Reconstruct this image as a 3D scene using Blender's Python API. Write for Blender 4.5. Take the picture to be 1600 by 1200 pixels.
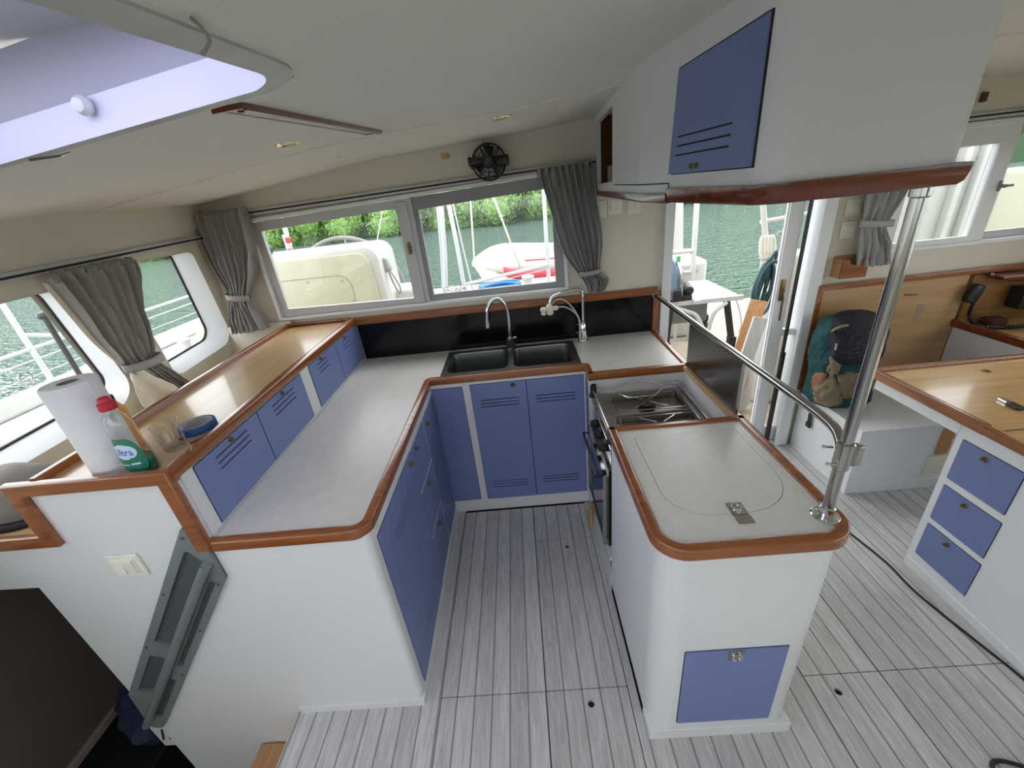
import bpy, bmesh, math, random
from mathutils import Vector, Matrix, noise, geometry
for o in list(bpy.data.objects): bpy.data.objects.remove(o)
S = bpy.context.scene
COL = S.collection
random.seed(7)
R = math.radians

# ------------------------------------------------------------------ camera
cam_data = bpy.data.cameras.new('camera')
cam = bpy.data.objects.new('camera', cam_data)
COL.objects.link(cam)
right = Vector((0.99469, -0.00359, -0.10287)); up = Vector((0.09439, 0.43042, 0.89768)); fwd = Vector((-0.04106, 0.90262, -0.42847))
cam.matrix_world = Matrix(((right.x, up.x, -fwd.x, 0), (right.y, up.y, -fwd.y, 0), (right.z, up.z, -fwd.z, 1.72), (0, 0, 0, 1)))
cam_data.sensor_width = 36; cam_data.lens = 641.63 / 1600 * 36
cam_data.clip_start = 0.02; cam_data.clip_end = 500
S.camera = cam

# ------------------------------------------------------------------ world, light, exposure
S.view_settings.view_transform = 'Standard'; S.view_settings.look = 'None'; S.view_settings.gamma = 1
S.view_settings.use_curve_mapping = False
S.view_settings.exposure = 0.64
w = bpy.data.worlds.new('overcast_sky'); S.world = w; w.use_nodes = True
wn = w.node_tree.nodes; wl = w.node_tree.links
bg = wn['Background']
tc = wn.new('ShaderNodeTexCoord'); sx = wn.new('ShaderNodeSeparateXYZ'); mr = wn.new('ShaderNodeMapRange')
rp = wn.new('ShaderNodeValToRGB')
wl.new(tc.outputs['Generated'], sx.inputs[0]); wl.new(sx.outputs['Z'], mr.inputs['Value'])
mr.inputs['From Min'].default_value = -0.1; mr.inputs['From Max'].default_value = 1
wl.new(mr.outputs[0], rp.inputs[0]); wl.new(rp.outputs[0], bg.inputs[0])
rp.color_ramp.elements[0].color = (0.92, 0.95, 0.97, 1); rp.color_ramp.elements[1].color = (0.95, 0.97, 1.0, 1)
bg.inputs[1].default_value = 2.6
sun_data = bpy.data.lights.new('hazy_sun', 'SUN'); sun_data.energy = 0.5; sun_data.angle = R(20); sun_data.color = (1, 0.97, 0.92)
sun = bpy.data.objects.new('hazy_sun', sun_data); COL.objects.link(sun)
sun.rotation_euler = Vector((-0.35, -0.55, -0.85)).to_track_quat('-Z', 'Y').to_euler()

# ------------------------------------------------------------------ materials
def mat(name, col, rough=.5, metal=0, bump=0, bscale=200, var=0, vscale=4, spec=None, coat=0, trans=0, stretch=None, bdist=.002):
    m = bpy.data.materials.new(name); m.use_nodes = True
    nt = m.node_tree; p = nt.nodes['Principled BSDF']
    p.inputs['Base Color'].default_value = (*col, 1); p.inputs['Roughness'].default_value = rough; p.inputs['Metallic'].default_value = metal
    if spec is not None: p.inputs['Specular IOR Level'].default_value = spec
    if coat: p.inputs['Coat Weight'].default_value = coat; p.inputs['Coat Roughness'].default_value = .08
    if trans: p.inputs['Transmission Weight'].default_value = trans
    t = nt.nodes.new('ShaderNodeTexCoord'); mp = nt.nodes.new('ShaderNodeMapping'); nt.links.new(t.outputs['Object'], mp.inputs[0])
    if stretch: mp.inputs['Scale'].default_value = stretch
    if var:
        n = nt.nodes.new('ShaderNodeTexNoise'); n.inputs['Scale'].default_value = vscale; n.inputs['Detail'].default_value = 5
        nt.links.new(mp.outputs[0], n.inputs['Vector'])
        mx = nt.nodes.new('ShaderNodeMix'); mx.data_type = 'RGBA'
        mx.inputs[6].default_value = (*[max(0, c * (1 - var)) for c in col], 1); mx.inputs[7].default_value = (*[min(1, c * (1 + var)) for c in col], 1)
        nt.links.new(n.outputs['Fac'], mx.inputs[0]); nt.links.new(mx.outputs[2], p.inputs['Base Color'])
    if bump:
        n2 = nt.nodes.new('ShaderNodeTexNoise'); n2.inputs['Scale'].default_value = bscale; n2.inputs['Detail'].default_value = 3
        nt.links.new(mp.outputs[0], n2.inputs['Vector'])
        b = nt.nodes.new('ShaderNodeBump'); b.inputs['Strength'].default_value = bump; b.inputs['Distance'].default_value = bdist
        nt.links.new(n2.outputs['Fac'], b.inputs['Height']); nt.links.new(b.outputs[0], p.inputs['Normal'])
    return m

def wood(name, c1, c2, axis='x', rough=.3, coat=.4, scale=1.0):
    m = bpy.data.materials.new(name); m.use_nodes = True
    nt = m.node_tree; p = nt.nodes['Principled BSDF']
    p.inputs['Roughness'].default_value = rough; p.inputs['Coat Weight'].default_value = coat; p.inputs['Coat Roughness'].default_value = .1
    t = nt.nodes.new('ShaderNodeTexCoord'); mp = nt.nodes.new('ShaderNodeMapping'); nt.links.new(t.outputs['Object'], mp.inputs[0])
    sc = {'x': (2, 30, 30), 'y': (30, 2, 30), 'z': (30, 30, 2)}[axis]
    mp.inputs['Scale'].default_value = [s * scale for s in sc]
    n = nt.nodes.new('ShaderNodeTexNoise'); n.inputs['Scale'].default_value = 1.5; n.inputs['Detail'].default_value = 6; n.inputs['Distortion'].default_value = .8
    nt.links.new(mp.outputs[0], n.inputs['Vector'])
    r = nt.nodes.new('ShaderNodeValToRGB'); r.color_ramp.elements[0].position = .3; r.color_ramp.elements[1].position = .7
    r.color_ramp.elements[0].color = (*c1, 1); r.color_ramp.elements[1].color = (*c2, 1)
    nt.links.new(n.outputs['Fac'], r.inputs[0]); nt.links.new(r.outputs[0], p.inputs['Base Color'])
    return m

M = {}
M['white'] = mat('white_laminate', (.72, .73, .74), .38, bump=.15, bscale=500, bdist=.0006)
M['whitep'] = mat('white_paint', (.78, .80, .82), .4)
M['blue'] = mat('blue_laminate', (.165, .215, .44), .42, bump=.2, bscale=600, var=.06, vscale=60, bdist=.0005)
M['trim'] = wood('varnished_teak', (.20, .054, .012), (.32, .105, .024), 'x', .25, .6)
M['trimy'] = wood('varnished_teak_lengthwise', (.20, .054, .012), (.32, .105, .024), 'y', .25, .6)
M['trimd'] = wood('dark_varnished_mahogany', (.10, .016, .006), (.20, .040, .012), 'x', .22, .45)
M['ply'] = wood('light_plywood', (.50, .33, .16), (.60, .41, .22), 'y', .3, .5, .35)
M['plyx'] = wood('golden_plywood', (.52, .31, .11), (.68, .43, .18), 'x', .25, .6, .5)
M['plyb'] = wood('bench_plywood', (.40, .24, .11), (.52, .34, .18), 'x', .35, .4, .4)
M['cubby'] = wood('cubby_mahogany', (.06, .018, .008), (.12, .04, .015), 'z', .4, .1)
M['counter'] = mat('speckled_counter', (.70, .69, .65), .30, var=.08, vscale=26)
M['ceil'] = mat('cream_headliner', (.78, .76, .69), .75, bump=.4, bscale=350, var=.05, vscale=3)
M['cream'] = mat('cream_wall_lining', (.68, .64, .53), .6, bump=.2, bscale=300, var=.04, vscale=3)
M['alu'] = mat('anodised_aluminium', (.52, .52, .53), .4, .1)
M['alud'] = mat('dark_aluminium', (.30, .30, .31), .5, .1)
M['seam'] = mat('dark_joint', (.02, .02, .025), .8)
M['black'] = mat('black_plastic', (.012, .012, .014), .35)
M['blackgl'] = mat('black_splashback', (.004, .004, .006), .12, spec=.35)
M['chrome'] = mat('chrome', (.75, .76, .78), .08, 1)
M['steel'] = mat('brushed_stainless', (.42, .41, .40), .16, 1)
M['steeld'] = mat('worn_dark_stainless', (.42, .39, .35), .38, .9, var=.4, vscale=12)
M['sinks'] = mat('stainless_sink', (.16, .17, .17), .3, .85)
M['guard'] = mat('polished_dark_steel', (.20, .19, .18), .22, .9)
M['brass'] = mat('antique_brass', (.20, .13, .06), .35, .9)
M['goldring'] = mat('polished_brass_ring', (.75, .65, .38), .25, .9)
M['grey'] = mat('galvanised_grey', (.21, .235, .24), .55, .3, var=.15, vscale=15)
M['greyd'] = mat('recess_grey', (.075, .085, .095), .6)
M['brown'] = mat('dark_brown_gloss', (.095, .080, .070), .3, var=.1)
M['rubber'] = mat('black_rubber', (.015, .012, .012), .6)
M['cable'] = mat('black_cable', (.01, .01, .012), .5)
M['fab'] = mat('grey_curtain_cloth', (.34, .335, .33), .9, bump=.6, bscale=700, var=.1, vscale=40)
M['fabd'] = mat('taupe_curtain_cloth', (.33, .315, .295), .9, bump=.6, bscale=700, var=.1, vscale=40)
M['lining'] = mat('cream_curtain_lining', (.78, .72, .60), .85, bump=.3, bscale=400, var=.06, vscale=20)
M['plastic'] = mat('ivory_plastic', (.80, .78, .67), .35)
M['outw'] = mat('white_gelcoat', (.52, .52, .50), .35)
M['outrail'] = mat('grey_white_rail', (.50, .53, .55), .4)
M['outc'] = mat('cream_gelcoat', (.46, .45, .34), .3, var=.05)
M['red'] = mat('red_plastic', (.52, .02, .04), .35)
M['redc'] = mat('red_boat_paint', (.70, .06, .09), .4)
M['orange'] = mat('orange_plastic', (.8, .32, .03), .4)
M['green'] = mat('green_label', (.01, .17, .09), .35)
M['soap'] = mat('green_soap', (.0, .10, .05), .15, spec=.6)
M['lblue'] = mat('label_blue', (.55, .68, .85), .4)
M['navyink'] = mat('navy_ink', (.02, .04, .22), .4)
M['paper'] = mat('embossed_paper', (.80, .80, .80), .9, bump=.9, bscale=70, bdist=.003)
M['card'] = mat('grey_card', (.32, .27, .24), .9)
M['tape'] = mat('blue_tape', (.02, .08, .24), .6)
M['teal'] = mat('teal_canvas', (.006, .060, .066), .8, bump=1, bscale=28, var=.5, vscale=9, bdist=.02)
M['navy'] = mat('navy_nylon', (.004, .005, .014), .7, bump=1, bscale=22, bdist=.02)
M['khaki'] = mat('khaki_canvas', (.24, .19, .12), .85, bump=1, bscale=30, var=.35, vscale=14, bdist=.02)
M['floral'] = mat('orange_patch', (.24, .11, .06), .8, var=.6, vscale=30)
M['hose'] = mat('teal_hose', (.02, .07, .08), .5)
M['rope'] = mat('pale_rope', (.62, .60, .52), .9)
M['blurope'] = mat('blue_rope', (.05, .20, .45), .8)
M['deckp'] = wood('bleached_deck', (.34, .29, .22), (.44, .38, .30), 'y', .7, 0, .4)
M['orwood'] = wood('orange_plank', (.42, .20, .08), (.58, .32, .15), 'y', .5, .1)
M['tube'] = mat('dinghy_tube', (.66, .66, .64), .5, var=.06)

def glass(name, col=(1, 1, 1), refl=1.0, translucency=0.0):
    m = bpy.data.materials.new(name); m.use_nodes = True; nt = m.node_tree
    for n in list(nt.nodes): nt.nodes.remove(n)
    out = nt.nodes.new('ShaderNodeOutputMaterial'); mx = nt.nodes.new('ShaderNodeMixShader')
    tr = nt.nodes.new('ShaderNodeBsdfTransparent'); gl = nt.nodes.new('ShaderNodeBsdfGlossy'); lwt = nt.nodes.new('ShaderNodeLayerWeight'); pw = nt.nodes.new('ShaderNodeMath'); pw.operation = 'POWER'; fr = nt.nodes.new('ShaderNodeMath'); fr.operation = 'MULTIPLY_ADD'
    nt.links.new(lwt.outputs['Facing'], pw.inputs[0]); pw.inputs[1].default_value = 4; nt.links.new(pw.outputs[0], fr.inputs[0]); fr.inputs[1].default_value = .55 * refl; fr.inputs[2].default_value = .03 * refl
    tr.inputs[0].default_value = (*col, 1); gl.inputs['Roughness'].default_value = .02
    nt.links.new(fr.outputs[0], mx.inputs[0]); nt.links.new(tr.outputs[0], mx.inputs[1]); nt.links.new(gl.outputs[0], mx.inputs[2])
    if translucency:
        df = nt.nodes.new('ShaderNodeBsdfTranslucent'); m2 = nt.nodes.new('ShaderNodeMixShader'); m2.inputs[0].default_value = translucency  # mixes a pale lilac translucent share into the pane
        df.inputs[0].default_value = (.8, .8, .95, 1)
        nt.links.new(mx.outputs[0], m2.inputs[1]); nt.links.new(df.outputs[0], m2.inputs[2]); nt.links.new(m2.outputs[0], out.inputs[0])
    else: nt.links.new(mx.outputs[0], out.inputs[0])
    return m
M['glass'] = glass('window_glass', (.97, .98, .98))
M['hatchgl'] = glass('tinted_acrylic', (.82, .82, .98), 1, .45)
M['clear'] = glass('clear_plastic', (.965, .975, .975), 1.9)

def floor_mat():
    m = bpy.data.materials.new('grey_teak_planks'); m.use_nodes = True; nt = m.node_tree; p = nt.nodes['Principled BSDF']
    N = nt.nodes.new; L = nt.links.new
    g = N('ShaderNodeNewGeometry'); sp = N('ShaderNodeSeparateXYZ'); L(g.outputs['Position'], sp.inputs[0])
    a = N('ShaderNodeMath'); a.operation = 'ADD'; a.inputs[1].default_value = 20 * .0675 + .0461 - .0675 / 2 * 0; L(sp.outputs['X'], a.inputs[0])
    d = N('ShaderNodeMath'); d.operation = 'DIVIDE'; d.inputs[1].default_value = .0675; L(a.outputs[0], d.inputs[0])
    f = N('ShaderNodeMath'); f.operation = 'FRACT'; L(d.outputs[0], f.inputs[0])
    fl = N('ShaderNodeMath'); fl.operation = 'FLOOR'; L(d.outputs[0], fl.inputs[0])
    pp = N('ShaderNodeMath'); pp.operation = 'PINGPONG'; pp.inputs[1].default_value = .5; L(f.outputs[0], pp.inputs[0])
    ln = N('ShaderNodeMapRange'); ln.inputs['From Min'].default_value = .028; ln.inputs['From Max'].default_value = .05; L(pp.outputs[0], ln.inputs['Value'])
    wn_ = N('ShaderNodeTexWhiteNoise'); wn_.noise_dimensions = '1D'; L(fl.outputs[0], wn_.inputs['W'])
    cb = N('ShaderNodeCombineXYZ'); mx = N('ShaderNodeMath'); mx.operation = 'MULTIPLY'; mx.inputs[1].default_value = 42; L(sp.outputs['X'], mx.inputs[0])
    my = N('ShaderNodeMath'); my.operation = 'MULTIPLY'; my.inputs[1].default_value = 3.5; L(sp.outputs['Y'], my.inputs[0])
    L(mx.outputs[0], cb.inputs[0]); L(my.outputs[0], cb.inputs[1]); L(fl.outputs[0], cb.inputs[2])
    n = N('ShaderNodeTexNoise'); n.inputs['Scale'].default_value = 1.6; n.inputs['Detail'].default_value = 7; n.inputs['Distortion'].default_value = 1.2; n.inputs['Roughness'].default_value = .65; L(cb.outputs[0], n.inputs['Vector'])
    r = N('ShaderNodeValToRGB'); r.color_ramp.elements[0].position = .33; r.color_ramp.elements[1].position = .66
    r.color_ramp.elements[0].color = (.43, .425, .415, 1); r.color_ramp.elements[1].color = (.63, .625, .61, 1); L(n.outputs['Fac'], r.inputs[0])
    b = N('ShaderNodeHueSaturation'); L(r.outputs[0], b.inputs['Color'])
    vr = N('ShaderNodeMapRange'); vr.inputs['To Min'].default_value = .9; vr.inputs['To Max'].default_value = 1.1; L(wn_.outputs['Value'], vr.inputs['Value']); L(vr.outputs[0], b.inputs['Value'])
    mix = N('ShaderNodeMix'); mix.data_type = 'RGBA'; mix.inputs[6].default_value = (.22, .215, .205, 1)
    L(ln.outputs[0], mix.inputs[0]); L(b.outputs[0], mix.inputs[7]); L(mix.outputs[2], p.inputs['Base Color'])
    p.inputs['Roughness'].default_value = .38
    bp = N('ShaderNodeBump'); bp.inputs['Strength'].default_value = .25; bp.inputs['Distance'].default_value = .001; L(n.outputs['Fac'], bp.inputs['Height']); L(bp.outputs[0], p.inputs['Normal'])
    return m
M['floor'] = floor_mat()

def water_mat():
    m = bpy.data.materials.new('rippled_green_water'); m.use_nodes = True; nt = m.node_tree; p = nt.nodes['Principled BSDF']
    N = nt.nodes.new; L = nt.links.new
    p.inputs['Base Color'].default_value = (.06, .15, .11, 1); p.inputs['Roughness'].default_value = .08; p.inputs['IOR'].default_value = 1.95
    t = N('ShaderNodeTexCoord'); mp = N('ShaderNodeMapping'); mp.inputs['Scale'].default_value = (1, 2.2, 1); L(t.outputs['Object'], mp.inputs[0])
    n = N('ShaderNodeTexNoise'); n.inputs['Scale'].default_value = 1.6; n.inputs['Detail'].default_value = 2; n.inputs['Roughness'].default_value = .4; L(mp.outputs[0], n.inputs['Vector'])
    n2 = N('ShaderNodeTexNoise'); n2.inputs['Scale'].default_value = 4.5; n2.inputs['Detail'].default_value = 2; L(mp.outputs[0], n2.inputs['Vector'])
    ad = N('ShaderNodeMath'); ad.operation = 'ADD'; L(n.outputs['Fac'], ad.inputs[0]); L(n2.outputs['Fac'], ad.inputs[1])
    b = N('ShaderNodeBump'); b.inputs['Strength'].default_value = 1; b.inputs['Distance'].default_value = .75; L(ad.outputs[0], b.inputs['Height']); L(b.outputs[0], p.inputs['Normal'])
    return m
M['water'] = water_mat()
M['leaf'] = mat('mangrove_leaves', (.19, .34, .08), .6, var=.6, vscale=1.1)
M['leafd'] = mat('hillside_dark_green', (.02, .06, .02), .8)  # plain dark green of the hillside

# ------------------------------------------------------------------ helpers
def wloc(p):
    v = Vector((0, 0, 0))
    while p is not None: v += p.location; p = p.parent
    return v
def link(name, me, m, parent=None, smooth=False):
    if isinstance(m, (list, tuple)):
        for k in m: me.materials.append(k)
    else: me.materials.append(m)
    if smooth:
        me.shade_smooth()
        try: me.set_sharp_from_angle(angle=R(38))
        except Exception: pass
    o = bpy.data.objects.new(name, me); COL.objects.link(o)
    if parent is not None:
        me.transform(Matrix.Translation(-wloc(parent))); o.parent = parent
    return o
def obj(name, bm, m, parent=None, smooth=False):
    bmesh.ops.recalc_face_normals(bm, faces=bm.faces)
    me = bpy.data.meshes.new(name); bm.to_mesh(me); bm.free()
    return link(name, me, m, parent, smooth)
def tag(o, label, cat, group=None):
    o['label'] = label; o['category'] = cat
    if group: o['group'] = group
    return o
def thing(name, label, cat, loc, group=None):
    o = bpy.data.objects.new(name, None); COL.objects.link(o); o.location = loc; o.empty_display_size = .05
    return tag(o, label, cat, group)
def struct(o): o['kind'] = 'structure'; return o
def dup(root, delta, label=None):
    r = root.copy(); COL.objects.link(r); r.location = root.location + Vector(delta)
    if label: r['label'] = label
    for ch in root.children:
        c = ch.copy(); COL.objects.link(c); c.parent = r
        for g in ch.children:
            d = g.copy(); COL.objects.link(d); d.parent = c
    return r

def bx(bm, a, b, bev=0, seg=2, rot=None):
    x0, x1 = sorted((a[0], b[0])); y0, y1 = sorted((a[1], b[1])); z0, z1 = sorted((a[2], b[2]))
    c = Vector(((x0 + x1) / 2, (y0 + y1) / 2, (z0 + z1) / 2))
    t = bmesh.new(); bmesh.ops.create_cube(t, size=1)
    bmesh.ops.scale(t, vec=(x1 - x0, y1 - y0, z1 - z0), verts=t.verts)
    if bev: bmesh.ops.bevel(t, geom=t.edges[:], offset=bev, segments=seg, affect='EDGES', profile=.5)
    if rot is not None: bmesh.ops.transform(t, matrix=rot, verts=t.verts)
    bmesh.ops.translate(t, vec=c, verts=t.verts)
    me = bpy.data.meshes.new('t'); t.to_mesh(me); t.free(); bm.from_mesh(me); bpy.data.meshes.remove(me)
    return bm
def box(a, b, bev=0, seg=2, rot=None): return bx(bmesh.new(), a, b, bev, seg, rot)
def rot3(x=0, y=0, z=0):
    return Matrix.Rotation(R(z), 4, 'Z') @ Matrix.Rotation(R(y), 4, 'Y') @ Matrix.Rotation(R(x), 4, 'X')

def rpoly(pts, rad, n=6):
    """2-D polygon with rounded corners; rad a number or a list"""
    out = []; N = len(pts)
    for i in range(N):
        p = Vector(pts[i][:2]); a = Vector(pts[i - 1][:2]); b = Vector(pts[(i + 1) % N][:2])
        r = rad[i] if isinstance(rad, (list, tuple)) else rad
        if not r: out.append(tuple(p)); continue
        u = (a - p).normalized(); v = (b - p).normalized()
        ang = u.angle(v); t = r / math.tan(ang / 2); t = min(t, (a - p).length * .49, (b - p).length * .49); rr = t * math.tan(ang / 2)
        c = p + (u + v).normalized() * (rr / math.sin(ang / 2))
        s = p + u * t - c; e = p + v * t - c
        for k in range(n + 1):
            f = k / n; d = (s * (1 - f) + e * f); 
            th = s.angle(e)
            d = (s * math.sin((1 - f) * th) + e * math.sin(f * th)) / math.sin(th)
            out.append(tuple(c + d))
    return out
def prism(bm, poly, axis, a, b, bev=0):
    """extrude a 2-D polygon along axis between a and b. axis z:(x,y) y:(x,z) x:(y,z)"""
    def P(q, t):
        return {'z': (q[0], q[1], t), 'y': (q[0], t, q[1]), 'x': (t, q[0], q[1])}[axis]
    t = bmesh.new()
    va = [t.verts.new(P(q, a)) for q in poly]; vb = [t.verts.new(P(q, b)) for q in poly]
    n = len(poly)
    fa = t.faces.new(va); fb = t.faces.new(vb[::-1])
    for i in range(n): t.faces.new((va[i], vb[i], vb[(i + 1) % n], va[(i + 1) % n]))
    bmesh.ops.recalc_face_normals(t, faces=t.faces)
    if bev:
        ed = [e for f in (fa, fb) for e in f.edges]
        bmesh.ops.bevel(t, geom=ed, offset=bev, segments=2, affect='EDGES', profile=.5)
    me = bpy.data.meshes.new('t'); t.to_mesh(me); t.free(); bm.from_mesh(me); bpy.data.meshes.remove(me)
    return bm
def hole_plate(bm, outer, holes, axis, a, b):
    """flat plate with holes, extruded"""
    def P(q, t): return {'z': (q[0], q[1], t), 'y': (q[0], t, q[1]), 'x': (t, q[0], q[1])}[axis]
    loops = [outer] + holes
    tri = geometry.tessellate_polygon([[Vector((q[0], q[1], 0)) for q in l] for l in loops])
    flat = [q for l in loops for q in l]
    va = [bm.verts.new(P(q, a)) for q in flat]; vb = [bm.verts.new(P(q, b)) for q in flat]
    for t in tri:
        try: bm.faces.new([va[i] for i in t]); bm.faces.new([vb[i] for i in t[::-1]])
        except ValueError: pass
    k = 0
    for l in loops:
        n = len(l)
        for i in range(n): bm.faces.new((va[k + i], vb[k + i], vb[k + (i + 1) % n], va[k + (i + 1) % n]))
        k += n
    return bm
def rprof(a0, a1, b0, b1, r, n=3):
    return rpoly([(a0, b0), (a1, b0), (a1, b1), (a0, b1)], r, n)
def sweep(bm, path, prof, upv=(0, 0, 1), closed=False):
    """mitred sweep; profile (a,b): a to the right of travel, b along up"""
    path = [Vector(p) for p in path]; U = Vector(upv).normalized(); N = len(path); rings = []
    for i, p in enumerate(path):
        tin = (p - path[i - 1]).normalized() if (i > 0 or closed) else None
        tout = (path[(i + 1) % N] - p).normalized() if (i < N - 1 or closed) else None
        if tin is None: tin = tout
        if tout is None: tout = tin
        s1 = tin.cross(U).normalized(); s2 = tout.cross(U).normalized()
        s = (s1 + s2); 
        if s.length < 1e-6: s = s1
        s.normalize(); k = 1 / max(.3, s.dot(s1))
        rings.append([bm.verts.new(p + s * (a * k) + U * b) for a, b in prof])
    n = len(prof); seg = N if closed else N - 1
    for i in range(seg):
        r1, r2 = rings[i], rings[(i + 1) % N]
        for j in range(n): bm.faces.new((r1[j], r1[(j + 1) % n], r2[(j + 1) % n], r2[j]))
    if not closed: bm.faces.new(rings[0][::-1]); bm.faces.new(rings[-1])
    return bm
def spline(pts, n=8):
    pts = [Vector(p) for p in pts]; out = []
    for i in range(len(pts) - 1):
        p0 = pts[max(i - 1, 0)]; p1 = pts[i]; p2 = pts[i + 1]; p3 = pts[min(i + 2, len(pts) - 1)]
        for k in range(n):
            t = k / n
            out.append(.5 * ((2 * p1) + (p2 - p0) * t + (2 * p0 - 5 * p1 + 4 * p2 - p3) * t * t + (3 * p1 - p0 - 3 * p2 + p3) * t ** 3))
    out.append(pts[-1]); return out
def tube(bm, pts, r, n=10, smooth=0, closed=False, caps=True):
    if smooth: pts = spline(pts, smooth)
    pts = [Vector(p) for p in pts]
    if closed: pts = pts[:-1] if (pts[0] - pts[-1]).length < 1e-6 else pts
    N = len(pts); rings = []; prev = None
    for i, p in enumerate(pts):
        a = pts[i - 1] if (i > 0 or closed) else p; b = pts[(i + 1) % N] if (i < N - 1 or closed) else p
        t = (b - a); t = t.normalized() if t.length > 1e-9 else Vector((0, 0, 1))
        if prev is None:
            ref = Vector((0, 0, 1)) if abs(t.z) < .9 else Vector((1, 0, 0)); x = t.cross(ref).normalized()
        else:
            x = (prev - t * prev.dot(t)); x = x.normalized() if x.length > 1e-6 else prev
        prev = x; y = t.cross(x)
        rr = r(i / max(1, N - 1)) if callable(r) else r
        rings.append([bm.verts.new(p + (x * math.cos(k / n * 2 * math.pi) + y * math.sin(k / n * 2 * math.pi)) * rr) for k in range(n)])
    for i in range(N if closed else N - 1):
        r1, r2 = rings[i], rings[(i + 1) % N]
        for j in range(n): bm.faces.new((r1[j], r1[(j + 1) % n], r2[(j + 1) % n], r2[j]))
    if caps and not closed: bm.faces.new(rings[0][::-1]); bm.faces.new(rings[-1])
    return bm
def lathe(bm, prof, loc, axis=(0, 0, 1), n=24, sx=1, sy=1, rotz=0):
    """profile of (r,h)"""
    q = Vector((0, 0, 1)).rotation_difference(Vector(axis)).to_matrix().to_4x4() @ Matrix.Rotation(rotz, 4, 'Z')
    L_ = Vector(loc); rings = []
    for r, h in prof:
        if r < 1e-5: rings.append([bm.verts.new(L_ + (q @ Vector((0, 0, h))))])
        else: rings.append([bm.verts.new(L_ + (q @ Vector((r * sx * math.cos(k / n * 2 * math.pi), r * sy * math.sin(k / n * 2 * math.pi), h)))) for k in range(n)])
    for a, b in zip(rings, rings[1:]):
        for j in range(n):
            if len(a) == 1 and len(b) == 1: break
            if len(a) == 1: bm.faces.new((a[0], b[j], b[(j + 1) % n]))
            elif len(b) == 1: bm.faces.new((a[j], a[(j + 1) % n], b[0]))
            else: bm.faces.new((a[j], a[(j + 1) % n], b[(j + 1) % n], b[j]))
    return bm
def cyl(bm, loc, r, h, axis=(0, 0, 1), n=20, bev=.0):
    b = min(bev, r * .4, h * .4)
    pr = [(0, 0), (r - b, 0), (r, b), (r, h - b), (r - b, h), (0, h)] if b else [(0, 0), (r, 0), (r, h), (0, h)]
    return lathe(bm, pr, loc, axis, n)
def loftgrid(bm, rows, closed_u=False):
    V = [[bm.verts.new(p) for p in row] for row in rows]
    for a, b in zip(V, V[1:]):
        n = len(a)
        for j in range(n if closed_u else n - 1): bm.faces.new((a[j], a[(j + 1) % n], b[(j + 1) % n], b[j]))
    return V
def text_mesh(name, s, size, mtx, m, parent, ext=.0006, align='CENTER'):
    c = bpy.data.curves.new(name, 'FONT'); c.body = s; c.size = size; c.extrude = ext; c.align_x = align; c.align_y = 'CENTER'; c.resolution_u = 3
    t = bpy.data.objects.new('t', c); COL.objects.link(t); bpy.context.view_layer.update()
    me = bpy.data.meshes.new_from_object(t.evaluated_get(bpy.context.evaluated_depsgraph_get()))
    bpy.data.objects.remove(t); me.transform(mtx); me.name = name
    return link(name, me, m, parent)

def knob(parent, p, axis, r=.011, name='knob', m=None):
    """round ring-and-button push knob standing off the face along axis"""
    bm = bmesh.new(); lathe(bm, [(0, 0), (r, 0), (r * 1.05, r * .25), (r * .85, r * .5), (r * .62, r * .45), (r * .55, r * .7), (r * .7, r * .95), (r * .55, r * 1.25), (0, r * 1.35)], p, axis, 18)
    return obj(name, bm, m or M['brass'], parent, True)

CX = [-2.4, -1.75, -1.6, -.65, .03, .386, 1.0, 2.0, 3.2]; CZ = [1.70, 1.785, 1.805, 1.916, 1.952, 1.979, 1.99, 1.975, 1.90]
def cz(x, y):
    for i in range(len(CX) - 1):
        if x <= CX[i + 1] or i == len(CX) - 2:
            t = (x - CX[i]) / (CX[i + 1] - CX[i]); z = CZ[i] + t * (CZ[i + 1] - CZ[i]); break
    sl = .075 + (.020 - .075) * min(1, max(0, (x + .3) / .6))
    return z + sl * min(0, max(y, -.3) - 1.57)

# ================================================================== THE SETTING
YW = 2.32                                    # inner face of the aft wall
# floor: dark sub-floor, then loose panels laid on it with narrow gaps
bm = bmesh.new()
for a, b in [((-.997, -2.7), (.262, 2.32)), ((.262, -2.7), (3.1, 2.32))]: bx(bm, (a[0], a[1], -.05), (b[0], b[1], -.012))
bx(bm, (.9, 2.32, -.05), (1.66, 2.62, -.03))
struct(obj('trim_5', box((-.999, -2.7, -.05), (-.9855, .884, .0005), .002), M['floor']))
struct(obj('floor', bm, M['seam']))
g = .0016
panels = [(-.985, .884, -2.7, -.4472), (-.4472, 1.9, .9, 1.0)]
def fpanel(x0, x1, y0, y1, hole=None):
    bm = bmesh.new()
    if hole:
        c = [(hole[0] + .0125 * math.cos(k * math.pi / 8), hole[1] + .0125 * math.sin(k * math.pi / 8)) for k in range(16)]
        hole_plate(bm, [(x0 + g, y0 + g), (x1 - g, y0 + g), (x1 - g, y1 - g), (x0 + g, y1 - g)], [c[::-1]], 'z', -.012, 0)
    else: bx(bm, (x0 + g, y0 + g, -.012), (x1 - g, y1 - g, 0))
    return struct(obj('floor', bm, M['floor']))
fpanel(-.985, -.445, -2.7, .884)
fpanel(-.56, -.445, .884 - 2 * g, 2.3)
fpanel(-.445, -.045, .90, 1.89); fpanel(-.045, .259, .90, 1.632, (.119, 1.58)); fpanel(-.045, .259, 1.632, 1.89)
fpanel(-.445, -.045, -1.2, .90); fpanel(-.045, .259, -1.2, .90, (.116, .85)); fpanel(-.445, .259, -2.7, -1.2)
fpanel(.259, .90, -2.7, 1.9)
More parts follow.
